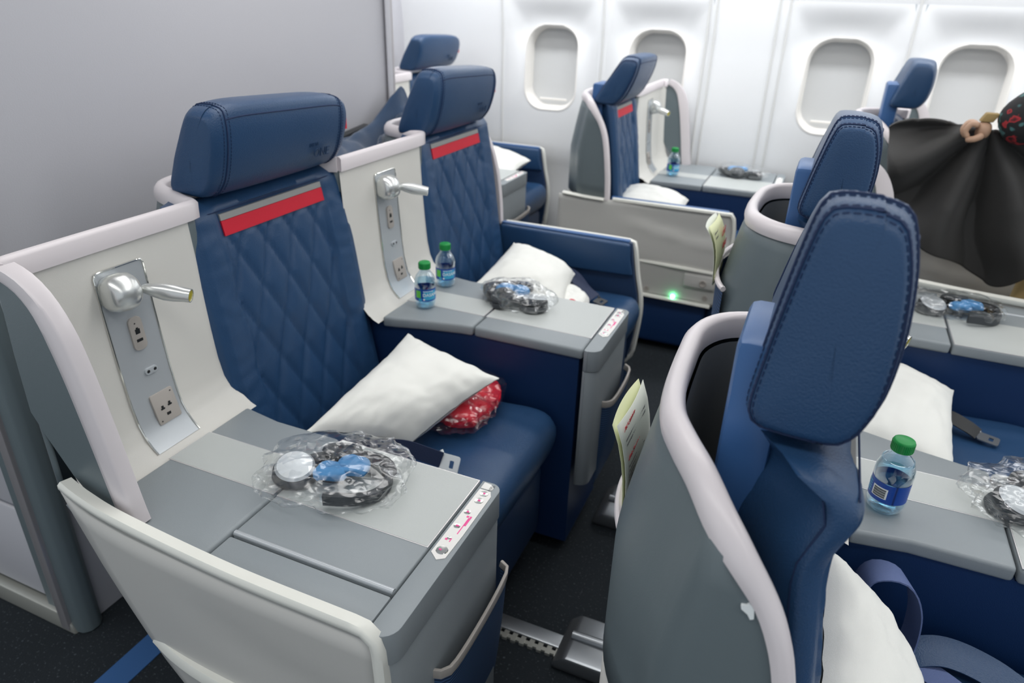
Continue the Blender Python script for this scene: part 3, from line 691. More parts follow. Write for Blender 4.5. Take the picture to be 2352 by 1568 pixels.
    bm = bmesh.new(); lathe(bm, [(.011, -.002), (.012, .003), (.007, .005), (.0045, .006), (.004, .016), (.0065, .018), (.0001, .019)], q, (.25, 1, -.1), 16); fin('lamp_joint', bm, 'chrome', lamp)
    bm = bmesh.new(); lathe(bm, [(.005, 0), (.008, .004), (.0120, .02), (.0150, .038), (.0145, .054), (.0122, .070), (.0118, .080), (.0102, .080), (.0100, .078)], q+Vector((.004, .008, 0)), dv, 20, caps=False); fin('lamp_wand', bm, 'satin', lamp)
    bm = bmesh.new(); lathe(bm, [(.0001, .0782), (.0104, .0786), (.0001, .0792)], q+Vector((.004, .008, 0)), dv, 18); fin('lamp_lens', bm, 'amber', lamp)
    mv = lerp(sv0, sv1, .52)
    def plate(nm, vc, zc, wv, hz, rad, m, th=.004):
        du_dz = (wall_u(zc+.02)-wall_u(zc-.02))/.04
        b = bmesh.new(); pts = rrect(wv, hz, rad, 4)
        loft(b, [[(wall_u(zc)+.002+bb*du_dz+o_, vc+aa, zc+bb) for aa, bb in pts] for o_ in (0, th)])
        return fin(nm, b, m, sp, bevel=.0006), du_dz
    pp, dd_ = plate('data_socket', mv, .848, .026, .060, .009, 'taupe')
    bm = bmesh.new()
    for (aa, bb, wa, hb) in ((0, .004, .009, .009), (0, .0095, .004, .003), (0, -.012, .012, .005), (-.002, .019, .002, .002)):
        box(bm, wall_u(.848)+.0058+bb*dd_, wall_u(.848)+.0066+bb*dd_, mv+aa-wa/2, mv+aa+wa/2, .848+bb-hb/2, .848+bb+hb/2)
    fin('data_port', bm, 'black', pp)
    pp, dd_ = plate('audio_socket', mv+.006, .775, .026, .012, .0058, 'silver')
    bm = bmesh.new()
    for aa in (-.007, .007): lathe(bm, [(0, 0), (.0032, 0), (.0001, .0006)], (wall_u(.775)+.0062, mv+.006+aa, .775), (1, 0, 0), 12)
    fin('audio_jack', bm, 'black', pp)
    pp, dd_ = plate('power_outlet', mv+.010, .702, .048, .056, .003, 'taupe', .005)
    bm = bmesh.new()
    for (aa, bb, wa, hb) in ((-.008, .0, .004, .008), (-.008, -.002, .008, .003), (.008, .002, .004, .008), (.008, 0, .008, .003), (0, -.014, .008, .005), (-.018, -.022, .002, .002), (.018, .022, .002, .002)):
        box(bm, wall_u(.702)+.0066+bb*dd_, wall_u(.702)+.0078+bb*dd_, mv+.01+aa-wa/2, mv+.01+aa+wa/2, .702+bb-hb/2, .702+bb+hb/2)
    fin('outlet_slot', bm, 'black', pp)
    return U, P

uA, pA = unit('A', -.943, .50, 1, (.042, .387), (.387, .94), 'nearest blue seat before the grey partition, with a side console toward the near aisle', console_aisle=True, join=True, tagred=True, strips=(.205, .300), head=(.463, .872, 1.030, 1.205, 1.185), lean=.045)
uB, pB = unit('B', -.943, 1.44, 1, (0, .28), (.28, .83), 'blue seat beside the far aisle, two small bottles on its console', near_rim=1, tagred=True, seat_aisle=False, head=(.335, .742, 1.02, 1.205, 1.185), lean=.045)
uD, pD = unit('D', -1.805, 2.80, 1, (0, .30), (.30, .82), 'farthest blue seat by the sidewall, partly hidden behind the grey partition', tagred=True, res=.6, head=(.38, .79, 1.04, 1.205, 1.19), lean=.05)
uE, pE = unit('E', .165, 1.31, -1, (0, .27), (.27, .785), 'closest seat in the right foreground, seen from behind with stitched headrest and scuffed grey shell', near_rim=1, seat_aisle=True, strips=(.06, .158), head=(.36, .718, 1.035, 1.268, 1.165), lean=.005, dz=.03, bulge=.03)
uF, pF = unit('F', .165, 2.29, -1, (.042, .405), (.405, .98), 'seat seen from behind beyond the foreground seat, next to the black coat', join=True, console_aisle=True, strips=(.205, .300), head=(.49, .92, 1.035, 1.225, 1.18), lean=.012, dz=.03, bulge=.02)
uC, pC = unit('C', -.690, 3.69, -1, (0, .44), (.44, .87), 'window seat across the far aisle with a grey curved shell and green floor light', seat_aisle=True, res=.7, strips=(.22, .31), head=(.485, .84, 1.005, 1.19, 1.185), lean=.075, wing=True)
uG, pG = unit('G', .370, 3.69, -1, (0, .44), (.44, .87), 'window seat at the far right, its headrest rising above the black coat', seat_aisle=True, res=.6, strips=(.22, .31), head=(.50, .83, 1.075, 1.235, 1.22), lean=.02, wing=True)
#MARK
# ------------------------------------------------------------------ small parts added to single seats
def upart(U, s, name, bm, m, par=None, **k):
    for v in bm.verts: v.co.y *= s
    return finish(name, bm, m, par or U, **k)
bm = bmesh.new()
pg = [(-0.149, 0.912), (-0.145, 0.913), (-0.142, 0.916), (-0.138, 0.914), (-0.137, 0.908), (-0.136, 0.901), (-0.139, 0.899), (-0.142, 0.904), (-0.145, 0.906), (-0.148, 0.908)]
prism_uz(bm, pg, .800, .8062); upart(uE, -1, 'scuff_mark', bm, 'label_white')
def rear_pocket(U, s, v0, v1, uo, zt_, ml):
    def arc(t, z, d): a = math.pi*t; return (uo-d*.75*math.sin(a)**.8, lerp(v0, v1, t), z)
    bm = bmesh.new(); pts = [arc(k/20, zt_+.012*math.cos(math.pi*k/20), .042) for k in range(21)]; tube(bm, pts, .006, 8)
    rim = upart(U, s, 'rear_pocket_rim', bm, 'trim')
    bm = bmesh.new(); grid(bm, 20, 8, lambda a, b: arc(a, lerp(zt_-.006, .40, b), .040*(1-.55*b)))
    upart(U, s, 'rear_pocket', bm, 'mesh')
rear_pocket(uE, -1, .36, .58, -.300, .76, 0)
rear_pocket(uF, -1, .60, .86, -.292, .865, 0)

def ribbon(bm, path, wd, width, th=.0012, n=30):
    path = resample(path, n); wd = Vector(wd)
    rings = []
    for i, p in enumerate(path):
        t = (path[min(i+1, n-1)]-path[max(0, i-1)]).normalized(); q = (wd-t*wd.dot(t)).normalized(); m_ = t.cross(q)
        rings.append([p+q*a*width/2+m_*b*th for a, b in ((-1, -1), (1, -1), (1, 1), (-1, 1))])
    loft(bm, rings)
def belt(U, x0, yo, s, strap, wd, width, m, buckle=None):
    """world points turned into the seat's own frame"""
    inv = lambda p: Vector((p[0]-x0, (p[1]-yo), p[2]))
    bm = bmesh.new(); ribbon(bm, [inv(p) for p in strap], wd, width); b_ = finish('seat_belt', bm, m, U)
    if buckle:
        c, ex, ey, sx, sy, mt = buckle; c = inv(c); ex = Vector(ex).normalized(); ey = Vector(ey); ey = (ey-ex*ey.dot(ex)).normalized(); ez = ex.cross(ey)
        bm = bmesh.new()
        out = rrect(sx, sy, .006, 3); inn = rrect(sx*.22, sy*.42, .002, 3)
        inn = [(a+sx*.12, b) for a, b in inn]
        rings = []
        for pts, h in ((out, -.0015), (out, .0015), (inn, .0015), (inn, -.0015), (out, -.0015)):
            rings.append([c+ex*a+ey*b+ez*h for a, b in pts])
        loft(bm, rings, caps=False)
        tube(bm, [c-ex*sx*.55+ey*sy*.62, c-ex*sx*.40+ey*sy*.40], .004, 8)
        finish('belt_buckle', bm, mt, b_, sharp=30)
belt(uA, -.943, .50, 1, [(-.86, .99, .480), (-.80, 1.02, .500), (-.74, 1.035, .520), (-.68, 1.055, .524), (-.635, 1.07, .510), (-.605, 1.08, .500)], (.1, .35, .9), .034, 'belt',
     ((-.588, 1.082, .493), (1, .10, -.06), (-.1, .45, .80), .044, .040, 'label_white'))  # metal buckle, the glare on it put into a plain white colour
belt(uB, -.943, 1.44, 1, [(-.80, 2.20, .48), (-.74, 2.19, .53), (-.69, 2.17, .535), (-.63, 2.13, .505), (-.59, 2.11, .492)], (.3, .9, .35), .045, 'belt',
     ((-.565, 2.095, .489), (1, -.35, -.05), (.3, 1, .2), .04, .034, 'black'))
belt(uF, .165, 2.29, -1, [(.36, 1.80, .48), (.41, 1.78, .497), (.455, 1.755, .492), (.48, 1.745, .482)], (.2, .9, .3), .04, 'black',
     ((.500, 1.735, .480), (1, -.3, -.05), (.3, 1, .1), .045, .034, 'darkmetal'))
belt(uE, .165, 1.31, -1, [(.19, 1.00, .50), (.20, 1.00, .58), (.225, .995, .605), (.255, .99, .60), (.275, .985, .56), (.28, .98, .50), (.27, .97, .478)], (.35, -1, .1), .045, 'beltlight')
belt(uE, .165, 1.31, -1, [(.30, .96, .474), (.34, .93, .478), (.39, .89, .479), (.45, .85, .479)], (.5, 1, 0), .045, 'beltlight')
belt(uE, .165, 1.31, -1, [(.27, .97, .471), (.33, .985, .492), (.40, .975, .488), (.46, .94, .476)], (.1, 1, .35), .05, 'leather')

# ------------------------------------------------------------------ pillows
def pillow(name, cs, thick, label, up=(0, 0, 1), seed=0, n=36, sag=0):
    cs = [Vector(c) for c in cs]; ctr = sum(cs, Vector())/4
    nrm = (cs[2]-cs[0]).cross(cs[3]-cs[1]).normalized()
    if nrm.dot(Vector(up)) < 0: nrm = -nrm
    o = bpy.data.objects.new
    bm = bmesh.new()
    def P(sd):
        def f(a, b):
            ex, ey = 2*a-1, 2*b-1
            # sides drawn in between the pointed corners
            a2 = .5+(a-.5)*(1-.07*(1-ey**2)**1.0); b2 = .5+(b-.5)*(1-.07*(1-ex**2)**1.0)
            p = cs[0].lerp(cs[1], a2).lerp(cs[3].lerp(cs[2], a2), b2)
            h = (max(0, 1-abs(ex)**2.6)*max(0, 1-abs(ey)**2.6))**.55
            w_ = noise.noise(Vector((ex*1.6+seed, ey*1.6, sd*3)))*.18+noise.noise(Vector((ex*5+seed, ey*3, sd)))*.07
            q = p+nrm*(sd*thick*.5*h*(1+w_)+.0015*sd)
            e2 = max(abs(ex), abs(ey)); q += nrm*.004*noise.noise(Vector((ex*6, ey*6, seed)))*e2
            q.z -= sag*(ex*ex+ey*ey)*.5
            return q-ctr
        return f
    grid(bm, n, n, P(1)); grid(bm, n, n, P(-1))
    ob = finish(name, bm, 'pillow', sharp=75); ob.location = ctr
    tag(ob, label, 'pillow', 'white travel pillows'); return ob
pillow('pillow', [(-.835, .935, .590), (-.86, 1.375, .615), (-.575, 1.305, .592), (-.690, 1.095, .506)], .10, 'white pillow leaning on a red wrapped bundle, on the nearest seat before the partition', (.4, -.3, 1), 1)
pillow('pillow', [(-.875, 1.765, .600), (-.90, 2.14, .625), (-.67, 2.13, .555), (-.60, 1.83, .545)], .13, 'white pillow on the seat with the two bottles beside it, its middle humped', (.3, -.2, 1), 3)
pillow('pillow', [(-.775, 2.87, .580), (-.775, 3.12, .620), (-.485, 3.12, .600), (-.455, 2.89, .575)], .13, 'white pillow lying low behind the armrest of the window seat across the far aisle', (.2, -.3, 1), 5)
pillow('pillow', [(-1.72, 3.14, .60), (-1.72, 3.50, .67), (-1.37, 3.45, .615), (-1.35, 3.16, .60)], .10, 'white pillow on the farthest seat, seen past the edge of the second seat', (.2, -.3, 1), 7)
pillow('pillow', [(.125, .60, .66), (.125, .965, .645), (.215, .945, .545), (.315, .66, .50)], .115, 'large white pillow at the bottom right, standing against the foreground seat', (1, 0, .6), 9)
pillow('pillow', [(.155, 1.39, .62), (.15, 1.85, .60), (.425, 1.845, .535), (.375, 1.40, .545)], .10, 'white pillow on the seat directly behind the foreground headrest, beside a black buckle', (.4, -.3, 1), 11)
# red bundle in clear film under the first pillow
def crumple(p, k, amp, seed):
    v = Vector(p); q = v*k+Vector((seed, seed*2, 0))
    d = abs(noise.noise(q))*1.3+abs(noise.noise(q*2.3))*.6
    return d*amp
def bag_mesh(bm, c, sx, sy, sz, seed, ex=2.6, sub=5, amp=.014, k=14, flat_bottom=True):
    b2 = bmesh.new(); bmesh.ops.create_icosphere(b2, subdivisions=sub, radius=1); c = Vector(c)
    for v in b2.verts:
        d = v.co.normalized(); r = 1/((abs(d.x)**ex+abs(d.y)**ex)**(1/ex) if (abs(d.x)+abs(d.y)) > 1e-3 else 1)
        r = min(r, 1.35); hz = math.hypot(d.x, d.y)
        x, y = d.x*lerp(1, r, hz), d.y*lerp(1, r, hz); z = d.z*(1-.55*hz**4)
        p = Vector((x*sx, y*sy, z*sz)); dd = crumple(p, k, amp, seed)
        p *= 1-dd/max(.02, p.length)*.9
        p.x += .006*noise.noise(p*30); p.y += .006*noise.noise(p*30+Vector((5, 5, 5)))
        if flat_bottom: p.z = max(p.z, -sz*.45)
        v.co = c+p
    me = bpy.data.meshes.new('x'); b2.to_mesh(me); bm.from_mesh(me); b2.free(); bpy.data.meshes.remove(me)
o = empty('wrapped_blanket', (-.66, 1.31, .472), 'red blanket bundle in clear plastic under the white pillow on the nearest seat', 'blanket')
bm = bmesh.new(); bag_mesh(bm, (0, 0, .036), .075, .105, .034, 3, amp=.012, k=22); finish('blanket_roll', bm, 'red', o)
bm = bmesh.new(); bag_mesh(bm, (-.01, -.01, .038), .095, .145, .040, 8, amp=.022, k=20); finish('plastic_wrapper', bm, 'bag', o, sharp=14)
o = empty('wrapped_blanket', (-.665, 1.94, .472), 'clear plastic wrapped bundle with a red mark, half hidden by a bagged headset', 'blanket')
bm = bmesh.new(); bag_mesh(bm, (0, 0, .05), .10, .12, .05, 13, amp=.014, k=16); finish('blanket_roll', bm, 'pillow', o)
bm = bmesh.new(); lathe(bm, [(0, 0), (.014, 0), (.0001, .002)], (.07, -.05, .086), (.5, -.3, 1), 14); finish('red_mark', bm, 'red', o)

# ------------------------------------------------------------------ bottles
def wrap_text(bm, txt, size, r, a0, z0, depth=.0003, mi=0, slant=0):
    b2 = bmesh.new(); text_verts(b2, txt, size, (0, 0, 0), (1, 0, 0), (0, 1, 0), 0, depth)
    for v in b2.verts:
        x, y, z = v.co; a = a0+x/r; rr = r+z+depth; v.co = Vector((rr*math.sin(a), -rr*math.cos(a), z0+y))
    me = bpy.data.meshes.new('x'); b2.to_mesh(me); n0 = len(bm.faces); bm.from_mesh(me); b2.free(); bpy.data.meshes.remove(me)
    bm.faces.ensure_lookup_table()
    for f in bm.faces[n0:]: f.material_index = mi
def patch(bm, r, a0, a1, z0, z1, mi=0, th=.0002, n=24):
    rings = []
    for k in range(n+1):
        a = lerp(a0, a1, k/n); rings.append([((r+d)*math.sin(a), -(r+d)*math.cos(a), z) for d, z in ((0, z0), (th, z0), (th, z1), (0, z1))])
    loft(bm, rings, mi=mi)
def bottle(loc, rz, label, level=.070, sc_=1):
    o = empty('water_bottle', loc, label, 'bottle', 'small plastic water bottles', rz); o.scale = (sc_,)*3
    bm = bmesh.new()
    pr_ = [(.0001, .003), (.012, .003), (.016, .0005), (.021, .0015), (.0245, .006), (.0262, .013), (.0264, .019), (.0255, .022), (.0256, .054), (.0264, .057), (.0266, .066), (.0255, .074), (.0225, .082), (.0180, .089), (.0142, .094), (.0130, .097), (.0130, .1005), (.0145, .1010), (.0145, .1025), (.0120, .103), (.0120, .112)]
    lathe(bm, pr_, n=40, caps=False); finish('bottle_body', bm, 'bottle', o, sharp=50)
    bm = bmesh.new(); lathe(bm, [(.0001, .0040), (.020, .0042), (.0235, .008), (.0252, .014), (.0250, .022), (.0248, .054), (.0256, .058), (.0257, min(level, .066)), (interp([(.05, .0255), (.066, .0257), (.074, .0246), (.082, .0215)], level), level), (.0001, level)], n=36); finish('water', bm, 'water', o, sharp=50)
    bm = bmesh.new(); lathe(bm, [(.0148, .1015), (.0150, .1025), (.0148, .115), (.0140, .1175), (.0120, .1185), (.0001, .1185)], n=36)
    for k in range(36):
        a = k*math.pi/18; box(bm, .0146, .0153, -.0006, .0006, .1028, .1148, f=lambda x, y, z, a=a: (x*math.cos(a)-y*math.sin(a), x*math.sin(a)+y*math.cos(a), z))
    finish('bottle_cap', bm, 'cap', o, sharp=50)
    r = .0258; bm = bmesh.new()
    patch(bm, r, -math.pi, math.pi, .0225, .0535, 0, n=60)
    patch(bm, r+.0002, -.35, .95, .026, .050, 1)            # lighter wave behind the name
    patch(bm, r+.0003, -1.15, -.62, .031, .050, 2, n=10); patch(bm, r+.0003, -.85, -.50, .0235, .030, 1, n=8)
    wrap_text(bm, 'DASANI', .0115, r+.0004, -.42, .0355, mi=3)
    wrap_text(bm, 'PURIFIED WATER', .0034, r+.0004, -.38, .0475, mi=3)
    patch(bm, r+.0003, -.38, -.22, .0255, .0295, 3, n=5)
    patch(bm, r+.0003, 1.9, 2.75, .029, .046, 3, n=10)      # barcode field
    for k in range(11): patch(bm, r+.0006, 1.98, 2.66, .0305+k*.0013, .0305+k*.0013+(.0005 if k % 3 else .0009), 4, n=8)
    for k in range(5): patch(bm, r+.0003, 1.2, 1.75, .029+k*.0042, .0305+k*.0042, 1, n=8)
    finish('bottle_label', bm, ['label_blue', 'label_cyan', 'label_green', 'label_white', 'black'], o, sharp=50)
    return o
bottle((-.878, 1.497, .641), R(40), 'small water bottle on the grey console, nearer the camera of the pair', .072, 1.05)
bottle((-.903, 1.655, .641), R(35), 'small water bottle behind the other of the pair, by the power outlet', .072, 1.05)
bottle((.215, 1.112, .641), R(-168), 'water bottle with a barcode facing out, on the console beyond the foreground headrest', .086, 1.13)
bottle((-.618, 3.375, .641), R(35), 'water bottle on the window seat console across the far aisle', .072, 1.1)

# ------------------------------------------------------------------ headsets and their clear bags
def headset(loc, rz, label, blabel, bag=(.135, .095, .045), seed=1, cup=(-.055, .0), cup2=(.015, .045), foam=True, bagoff=(0, 0)):
    o = empty('headphones', loc, label, 'headphones', 'headphones in clear bags', rz)
    x, y = cup
    bm = bmesh.new(); lathe(bm, [(.0001, .010), (.030, .010), (.036, .014), (.037, .022), (.034, .029), (.0001, .029)], (x, y, 0), (.12, -.25, 1), 32)
    c1_ = finish('ear_cup', bm, 'pad', o)
    bm = bmesh.new(); lathe(bm, [(.031, .029), (.033, .031), (.029, .035), (.0001, .036)], (x, y, 0), (.12, -.25, 1), 32); finish('cup_plate', bm, 'silver', c1_)
    bm = bmesh.new(); pts = [(x+.030*math.cos(a), y+.030*math.sin(a), .009) for a in [k*math.pi/14 for k in range(29)]]; tube(bm, pts, .009, 8); finish('ear_cushion', bm, 'pad', c1_)
    x, y = cup2
    bm = bmesh.new(); lathe(bm, [(.0001, -.006), (.030, -.006), (.034, 0), (.030, .008), (.0001, .010)], (x, y, .020), (.25, .5, .8), 28)
    c2_ = finish('ear_cup', bm, 'pad', o)
    bm = bmesh.new(); tube(bm, [(x+.026*math.cos(a), y+.02*math.sin(a), .030-.008*math.sin(a)) for a in [k*math.pi/12 for k in range(25)]], .009, 8); finish('ear_cushion', bm, 'pad', c2_)
    # head band, lying on its side
    bm = bmesh.new(); A = [R(200-k*300/40) for k in range(41)]
    pts = [(.030+.078*math.cos(a), -.012+.062*math.sin(a), .016+.004*math.sin(3*a)) for a in A]
    rings = []
    for i, p in enumerate(pts):
        p = Vector(p); t = (Vector(pts[min(40, i+1)])-Vector(pts[max(0, i-1)])).normalized(); nn = t.cross(Vector((0, 0, 1)))
        rings.append([p+nn*a*.006+Vector((0, 0, b*.013)) for a, b in ((-1, -.7), (0, -1), (1, -.7), (1, .7), (0, 1), (-1, .7))])
    loft(bm, rings); hb = finish('headband', bm, 'pad', o)
    bm = bmesh.new(); tube(bm, [(.030+.078*math.cos(a), -.012+.062*math.sin(a), .018+.004*math.sin(3*a)) for a in A[12:26]], .0135, 10, flat=.8); finish('headband_padding', bm, 'black', hb)
    bm = bmesh.new(); tube(bm, resample([(x-.03, y-.02, .012), (.03, -.02, .03), (.05, .01, .024), (.02, .02, .034), (-.01, -.03, .026), (.04, -.045, .03)], 60), .0016, 6); finish('cable', bm, 'black', o)
    if foam:
        for (fx, fy, fs) in ((.012, -.018, .022), (.045, .002, .024)):
            b2 = bmesh.new(); bag_mesh(b2, (fx, fy, .030), fs*1.2, fs, .014, seed+fx*50, amp=.006, k=30, sub=4); finish('foam_cover', b2, 'foam', o)
    bm = bmesh.new(); bag_mesh(bm, (0, 0, .026), bag[0], bag[1], bag[2]*.72, seed*3+1, amp=.020, k=19, ex=3.2)
    bag_ = finish('plastic_bag', bm, 'bag', sharp=12); bag_.location = Vector(loc)+Vector((bagoff[0], bagoff[1], .001)); bag_.rotation_euler = (0, 0, rz); tag(bag_, blabel, 'plastic bag', 'clear bags around headphones')
    return o
headset((-.655, .775, .6415), R(20), 'dark headphones with silver disc and blue foam inside a clear bag, on the nearest console', 'crinkled clear plastic bag on the nearest console, largest in view', seed=2, bag=(.132, .098, .050), bagoff=(.02, .0))
headset((-.665, 1.625, .6415), R(160), 'bagged headphones on the console with the two bottles', 'clear plastic bag on the console with the two bottles', seed=5, bag=(.110, .085, .052))
headset((-.315, 3.53, .6415), R(170), 'small bagged headphones with pale disc on the window seat console', 'clear plastic bag on the window seat console by the sidewall', seed=7, bag=(.12, .08, .05))
headset((.455, 1.215, .6415), R(30), 'bagged headphones cut by the right edge of the photo, beside the barcode bottle', 'clear plastic bag cut by the right edge, next to the barcode bottle', seed=9, bag=(.125, .095, .062), foam=False)
headset((.415, 2.10, .6415), R(10), 'bagged headphones on the far console below the black coat', 'clear plastic bag on the far console below the black coat', seed=12, bag=(.125, .085, .048))

# ------------------------------------------------------------------ cards in the rear pockets
def card(name, org, ex, ey, wd, ht, label, mback, lines, fold=True, curl=.024):
    org = Vector(org); ex = Vector(ex).normalized(); ey = Vector(ey); ey = (ey-ex*ey.dot(ex)).normalized(); ez = ex.cross(ey)
    o = empty(name, org, label, 'card')
    def P(a, b, off=0): return ex*a*wd+ey*b*ht+ez*(off+.004*math.sin(a*math.pi)*(b))+Vector((-curl*b**4, 0, 0))
    bm = bmesh.new(); grid(bm, 10, 8, lambda a, b: P(a, b)); 
    f = finish('front_page', bm, mback[0], o); md = f.modifiers.new('s', 'SOLIDIFY'); md.thickness = .0006
    if fold:
        bm = bmesh.new(); grid(bm, 10, 8, lambda a, b: P(a, b*1.0)-ez*(.002+.014*b*math.sin(.3+a*2.5))); f2 = finish('back_page', bm, mback[1], o); md = f2.modifiers.new('s', 'SOLIDIFY'); md.thickness = .0006
    for (t, a, b, sz, m) in lines:
        bm = bmesh.new(); text_verts(bm, t, sz, P(a, b, .0012), ex, ey, 0, .0002); finish('printed_line', bm, m, f)
    return o
L1 = [('767-300ER', .08, .93, .0125, 'redink'), ('SAFETY INFORMATION FOR THIS AIRCRAFT', .08, .87, .0052, 'ink'), ('PLEASE READ THIS CARD BEFORE TAKEOFF', .08, .84, .0052, 'ink'), ('Exit Seating', .08, .74, .0125, 'redink'),
      ('You are seated in an exit row if', .08, .69, .0056, 'ink'), ('the seat is next to a door or window', .08, .66, .0056, 'ink'), ('and you must be able to help', .08, .63, .0056, 'ink'), ('open the exit when told to do so', .08, .60, .0056, 'ink')]
card('safety_card', (-.149, .783, .66), (.0, 1, .0), (-.0, 0, 1), .140, .222, 'pale safety card with red headings, in the pocket behind the foreground seat shell', ('paper', 'paper_y'), L1)
card('safety_card', (-.153, 1.475, .84), (.0, 1, -.03), (-.03, -.05, 1), .14, .125, 'yellowish card with red print behind the second grey shell', ('paper_y', 'paper'), [('Exit', .5, .72, .03, 'redink'), ('READ', .5, .5, .022, 'redink'), ('Please read', .08, .85, .008, 'ink'), ('this card', .08, .78, .008, 'ink')])

# ------------------------------------------------------------------ track covers on the floor
for (x_, y0_, y1_, lb) in ((-.335, 1.085, 1.225, 'grey metal seat track cover on the floor at bottom centre'), (-.400, 1.60, 1.76, 'grey metal seat track cover farther back between the seats')):
    o = empty('track_cover', (x_, (y0_+y1_)/2, 0), lb, 'track cover', 'metal seat track covers'); h = (y1_-y0_)/2
    bm = bmesh.new(); prism_uz(bm, [(0, 0), (.005, .022), (.03, .045), (.5, .05), (.5, 0)], -h, h); finish('cover_body', bm, 'darkmetal', o, bevel=.008)
    bm = bmesh.new(); tube(bm, [(.03, 0, .046), (.25, 0, .051), (.5, 0, .054)], .012, 10); finish('cover_ridge', bm, 'darkmetal', o)
bm = bmesh.new()
for k in range(60): box(bm, -.60+k*.022, -.588+k*.022, 1.112, 1.135, .0, .008)
box(bm, -.62, .75, 1.118, 1.128, 0, .006)
tag(finish('seat_track', bm, 'base'), 'thin notched metal seat track on the dark floor', 'track')

# ------------------------------------------------------------------ blue blanket stuffed behind the second seat
top = resample([(-1.13, 1.36, .985), (-1.20, 1.50, .975), (-1.30, 1.66, .985), (-1.35, 1.80, .975), (-1.355, 1.92, .978), (-1.35, 2.00, 1.005), (-1.34, 2.07, 1.05), (-1.33, 2.12, 1.095), (-1.33, 2.15, 1.10), (-1.32, 2.165, 1.06), (-1.30, 2.175, .98)], 60)
bot = resample([(-1.09, 1.38, .93), (-1.10, 1.50, .93), (-1.12, 1.65, .92), (-1.15, 1.78, .93), (-1.22, 1.90, .93), (-1.27, 1.98, .90), (-1.28, 2.08, .90), (-1.29, 2.17, .88)], 60)
bm = bmesh.new()
def bl(a, b):
    i = min(59, round(a*59)); p = top[i].lerp(bot[i], b); L_ = (top[i]-bot[i]).length
    d = math.sin(b*math.pi); p.z += .030*d*math.sin(b*13+a*9)+.03*d*noise.noise(Vector((a*11, b*8, 1)))
    p.x += .018*d*math.sin(b*8+a*6); return p
grid(bm, 59, 40, bl)
o = finish('blanket', bm, 'blanket', sharp=80); md = o.modifiers.new('s', 'SOLIDIFY'); md.thickness = .006
tag(o, 'crumpled dark blue fleece stuffed between the partition and the second seat shell', 'blanket')
bm = bmesh.new(); box(bm, -1.382, -1.352, 1.60, 1.99, .60, .982, f=lambda x, y, z: (x, y, z+(y-1.8)*.10)); o = finish('bag', bm, 'black', bevel=.008); tag(o, 'flat black bag edge standing against the grey partition behind the blue fleece', 'bag')

# ------------------------------------------------------------------ person in the far aisle holding a black coat
def skinned(name, pts, edges, m, parent, lv=2, root=0):
    me = bpy.data.meshes.new(name); me.from_pydata([p[:3] for p in pts], edges, []); o = bpy.data.objects.new(name, me); C.objects.link(o)
    me.materials.append(M[m] if isinstance(m, str) else m)
    sk = o.modifiers.new('skin', 'SKIN'); sk.use_smooth_shade = True
    for i, p in enumerate(pts):
        r = p[3]; me.skin_vertices[0].data[i].radius = (r, r) if not isinstance(r, tuple) else r
    me.skin_vertices[0].data[root].use_root = True
    if lv: sb = o.modifiers.new('sub', 'SUBSURF'); sb.levels = lv; sb.render_levels = lv
    o.parent = parent; return o
px, py = .84, 2.54
per = empty('person', (px, py, 0), 'person in dark patterned shirt and khaki trousers holding a black coat at the right edge', 'person')
Lc = lambda x, y, z, r: (x-px, y-py, z, r)
body = [Lc(.84, 2.54, .93, .13), Lc(.84, 2.54, 1.12, .125), Lc(.84, 2.54, 1.30, .145), Lc(.84, 2.53, 1.43, .10), Lc(.83, 2.53, 1.50, .055), Lc(.82, 2.52, 1.58, .078), Lc(.815, 2.52, 1.66, .092), Lc(.81, 2.52, 1.74, .07),
        Lc(.76, 2.47, .86, .095), Lc(.70, 2.46, .52, .062), Lc(.74, 2.48, .12, .042), Lc(.90, 2.60, .86, .095), Lc(.90, 2.60, .50, .062), Lc(.93, 2.60, .12, .042),
        Lc(.76, 2.42, 1.39, .060), Lc(.62, 2.40, 1.22, .046), Lc(.50, 2.395, 1.14, .036), Lc(.435, 2.39, 1.105, .026),
        Lc(.95, 2.64, 1.38, .060), Lc(1.05, 2.66, 1.14, .046), Lc(1.00, 2.56, .93, .034), Lc(.97, 2.53, .88, .026)]
be = [(0, 1), (1, 2), (2, 3), (3, 4), (4, 5), (5, 6), (6, 7), (0, 8), (8, 9), (9, 10), (0, 11), (11, 12), (12, 13), (3, 14), (14, 15), (15, 16), (16, 17), (3, 18), (18, 19), (19, 20), (20, 21)]
skinned('body', body, be, 'skin', per)
def shirt_mat():
    m = mat('patterned_shirt', srgb(30, 30, 32), .8); nt = m.node_tree; b = nt.nodes['Principled BSDF']; tc = nt.nodes.new('ShaderNodeTexCoord')
    n = nt.nodes.new('ShaderNodeTexNoise'); n.inputs['Scale'].default_value = 26; n.inputs['Detail'].default_value = 2; nt.links.new(tc.outputs['Object'], n.inputs['Vector'])
    r = nt.nodes.new('ShaderNodeValToRGB'); r.color_ramp.interpolation = 'EASE'; e = r.color_ramp.elements
    e[0].position = .36; e[0].color = (*srgb(70, 110, 110), 1); e[1].position = .42; e[1].color = (*srgb(26, 26, 28), 1)
    x = e.new(.57); x.color = (*srgb(26, 26, 28), 1); x = e.new(.61); x.color = (*srgb(160, 40, 46), 1); x = e.new(.70); x.color = (*srgb(60, 24, 28), 1)
    nt.links.new(n.outputs['Fac'], r.inputs[0]); nt.links.new(r.outputs[0], b.inputs['Base Color']); return m
M['shirt'] = shirt_mat()
g = .022
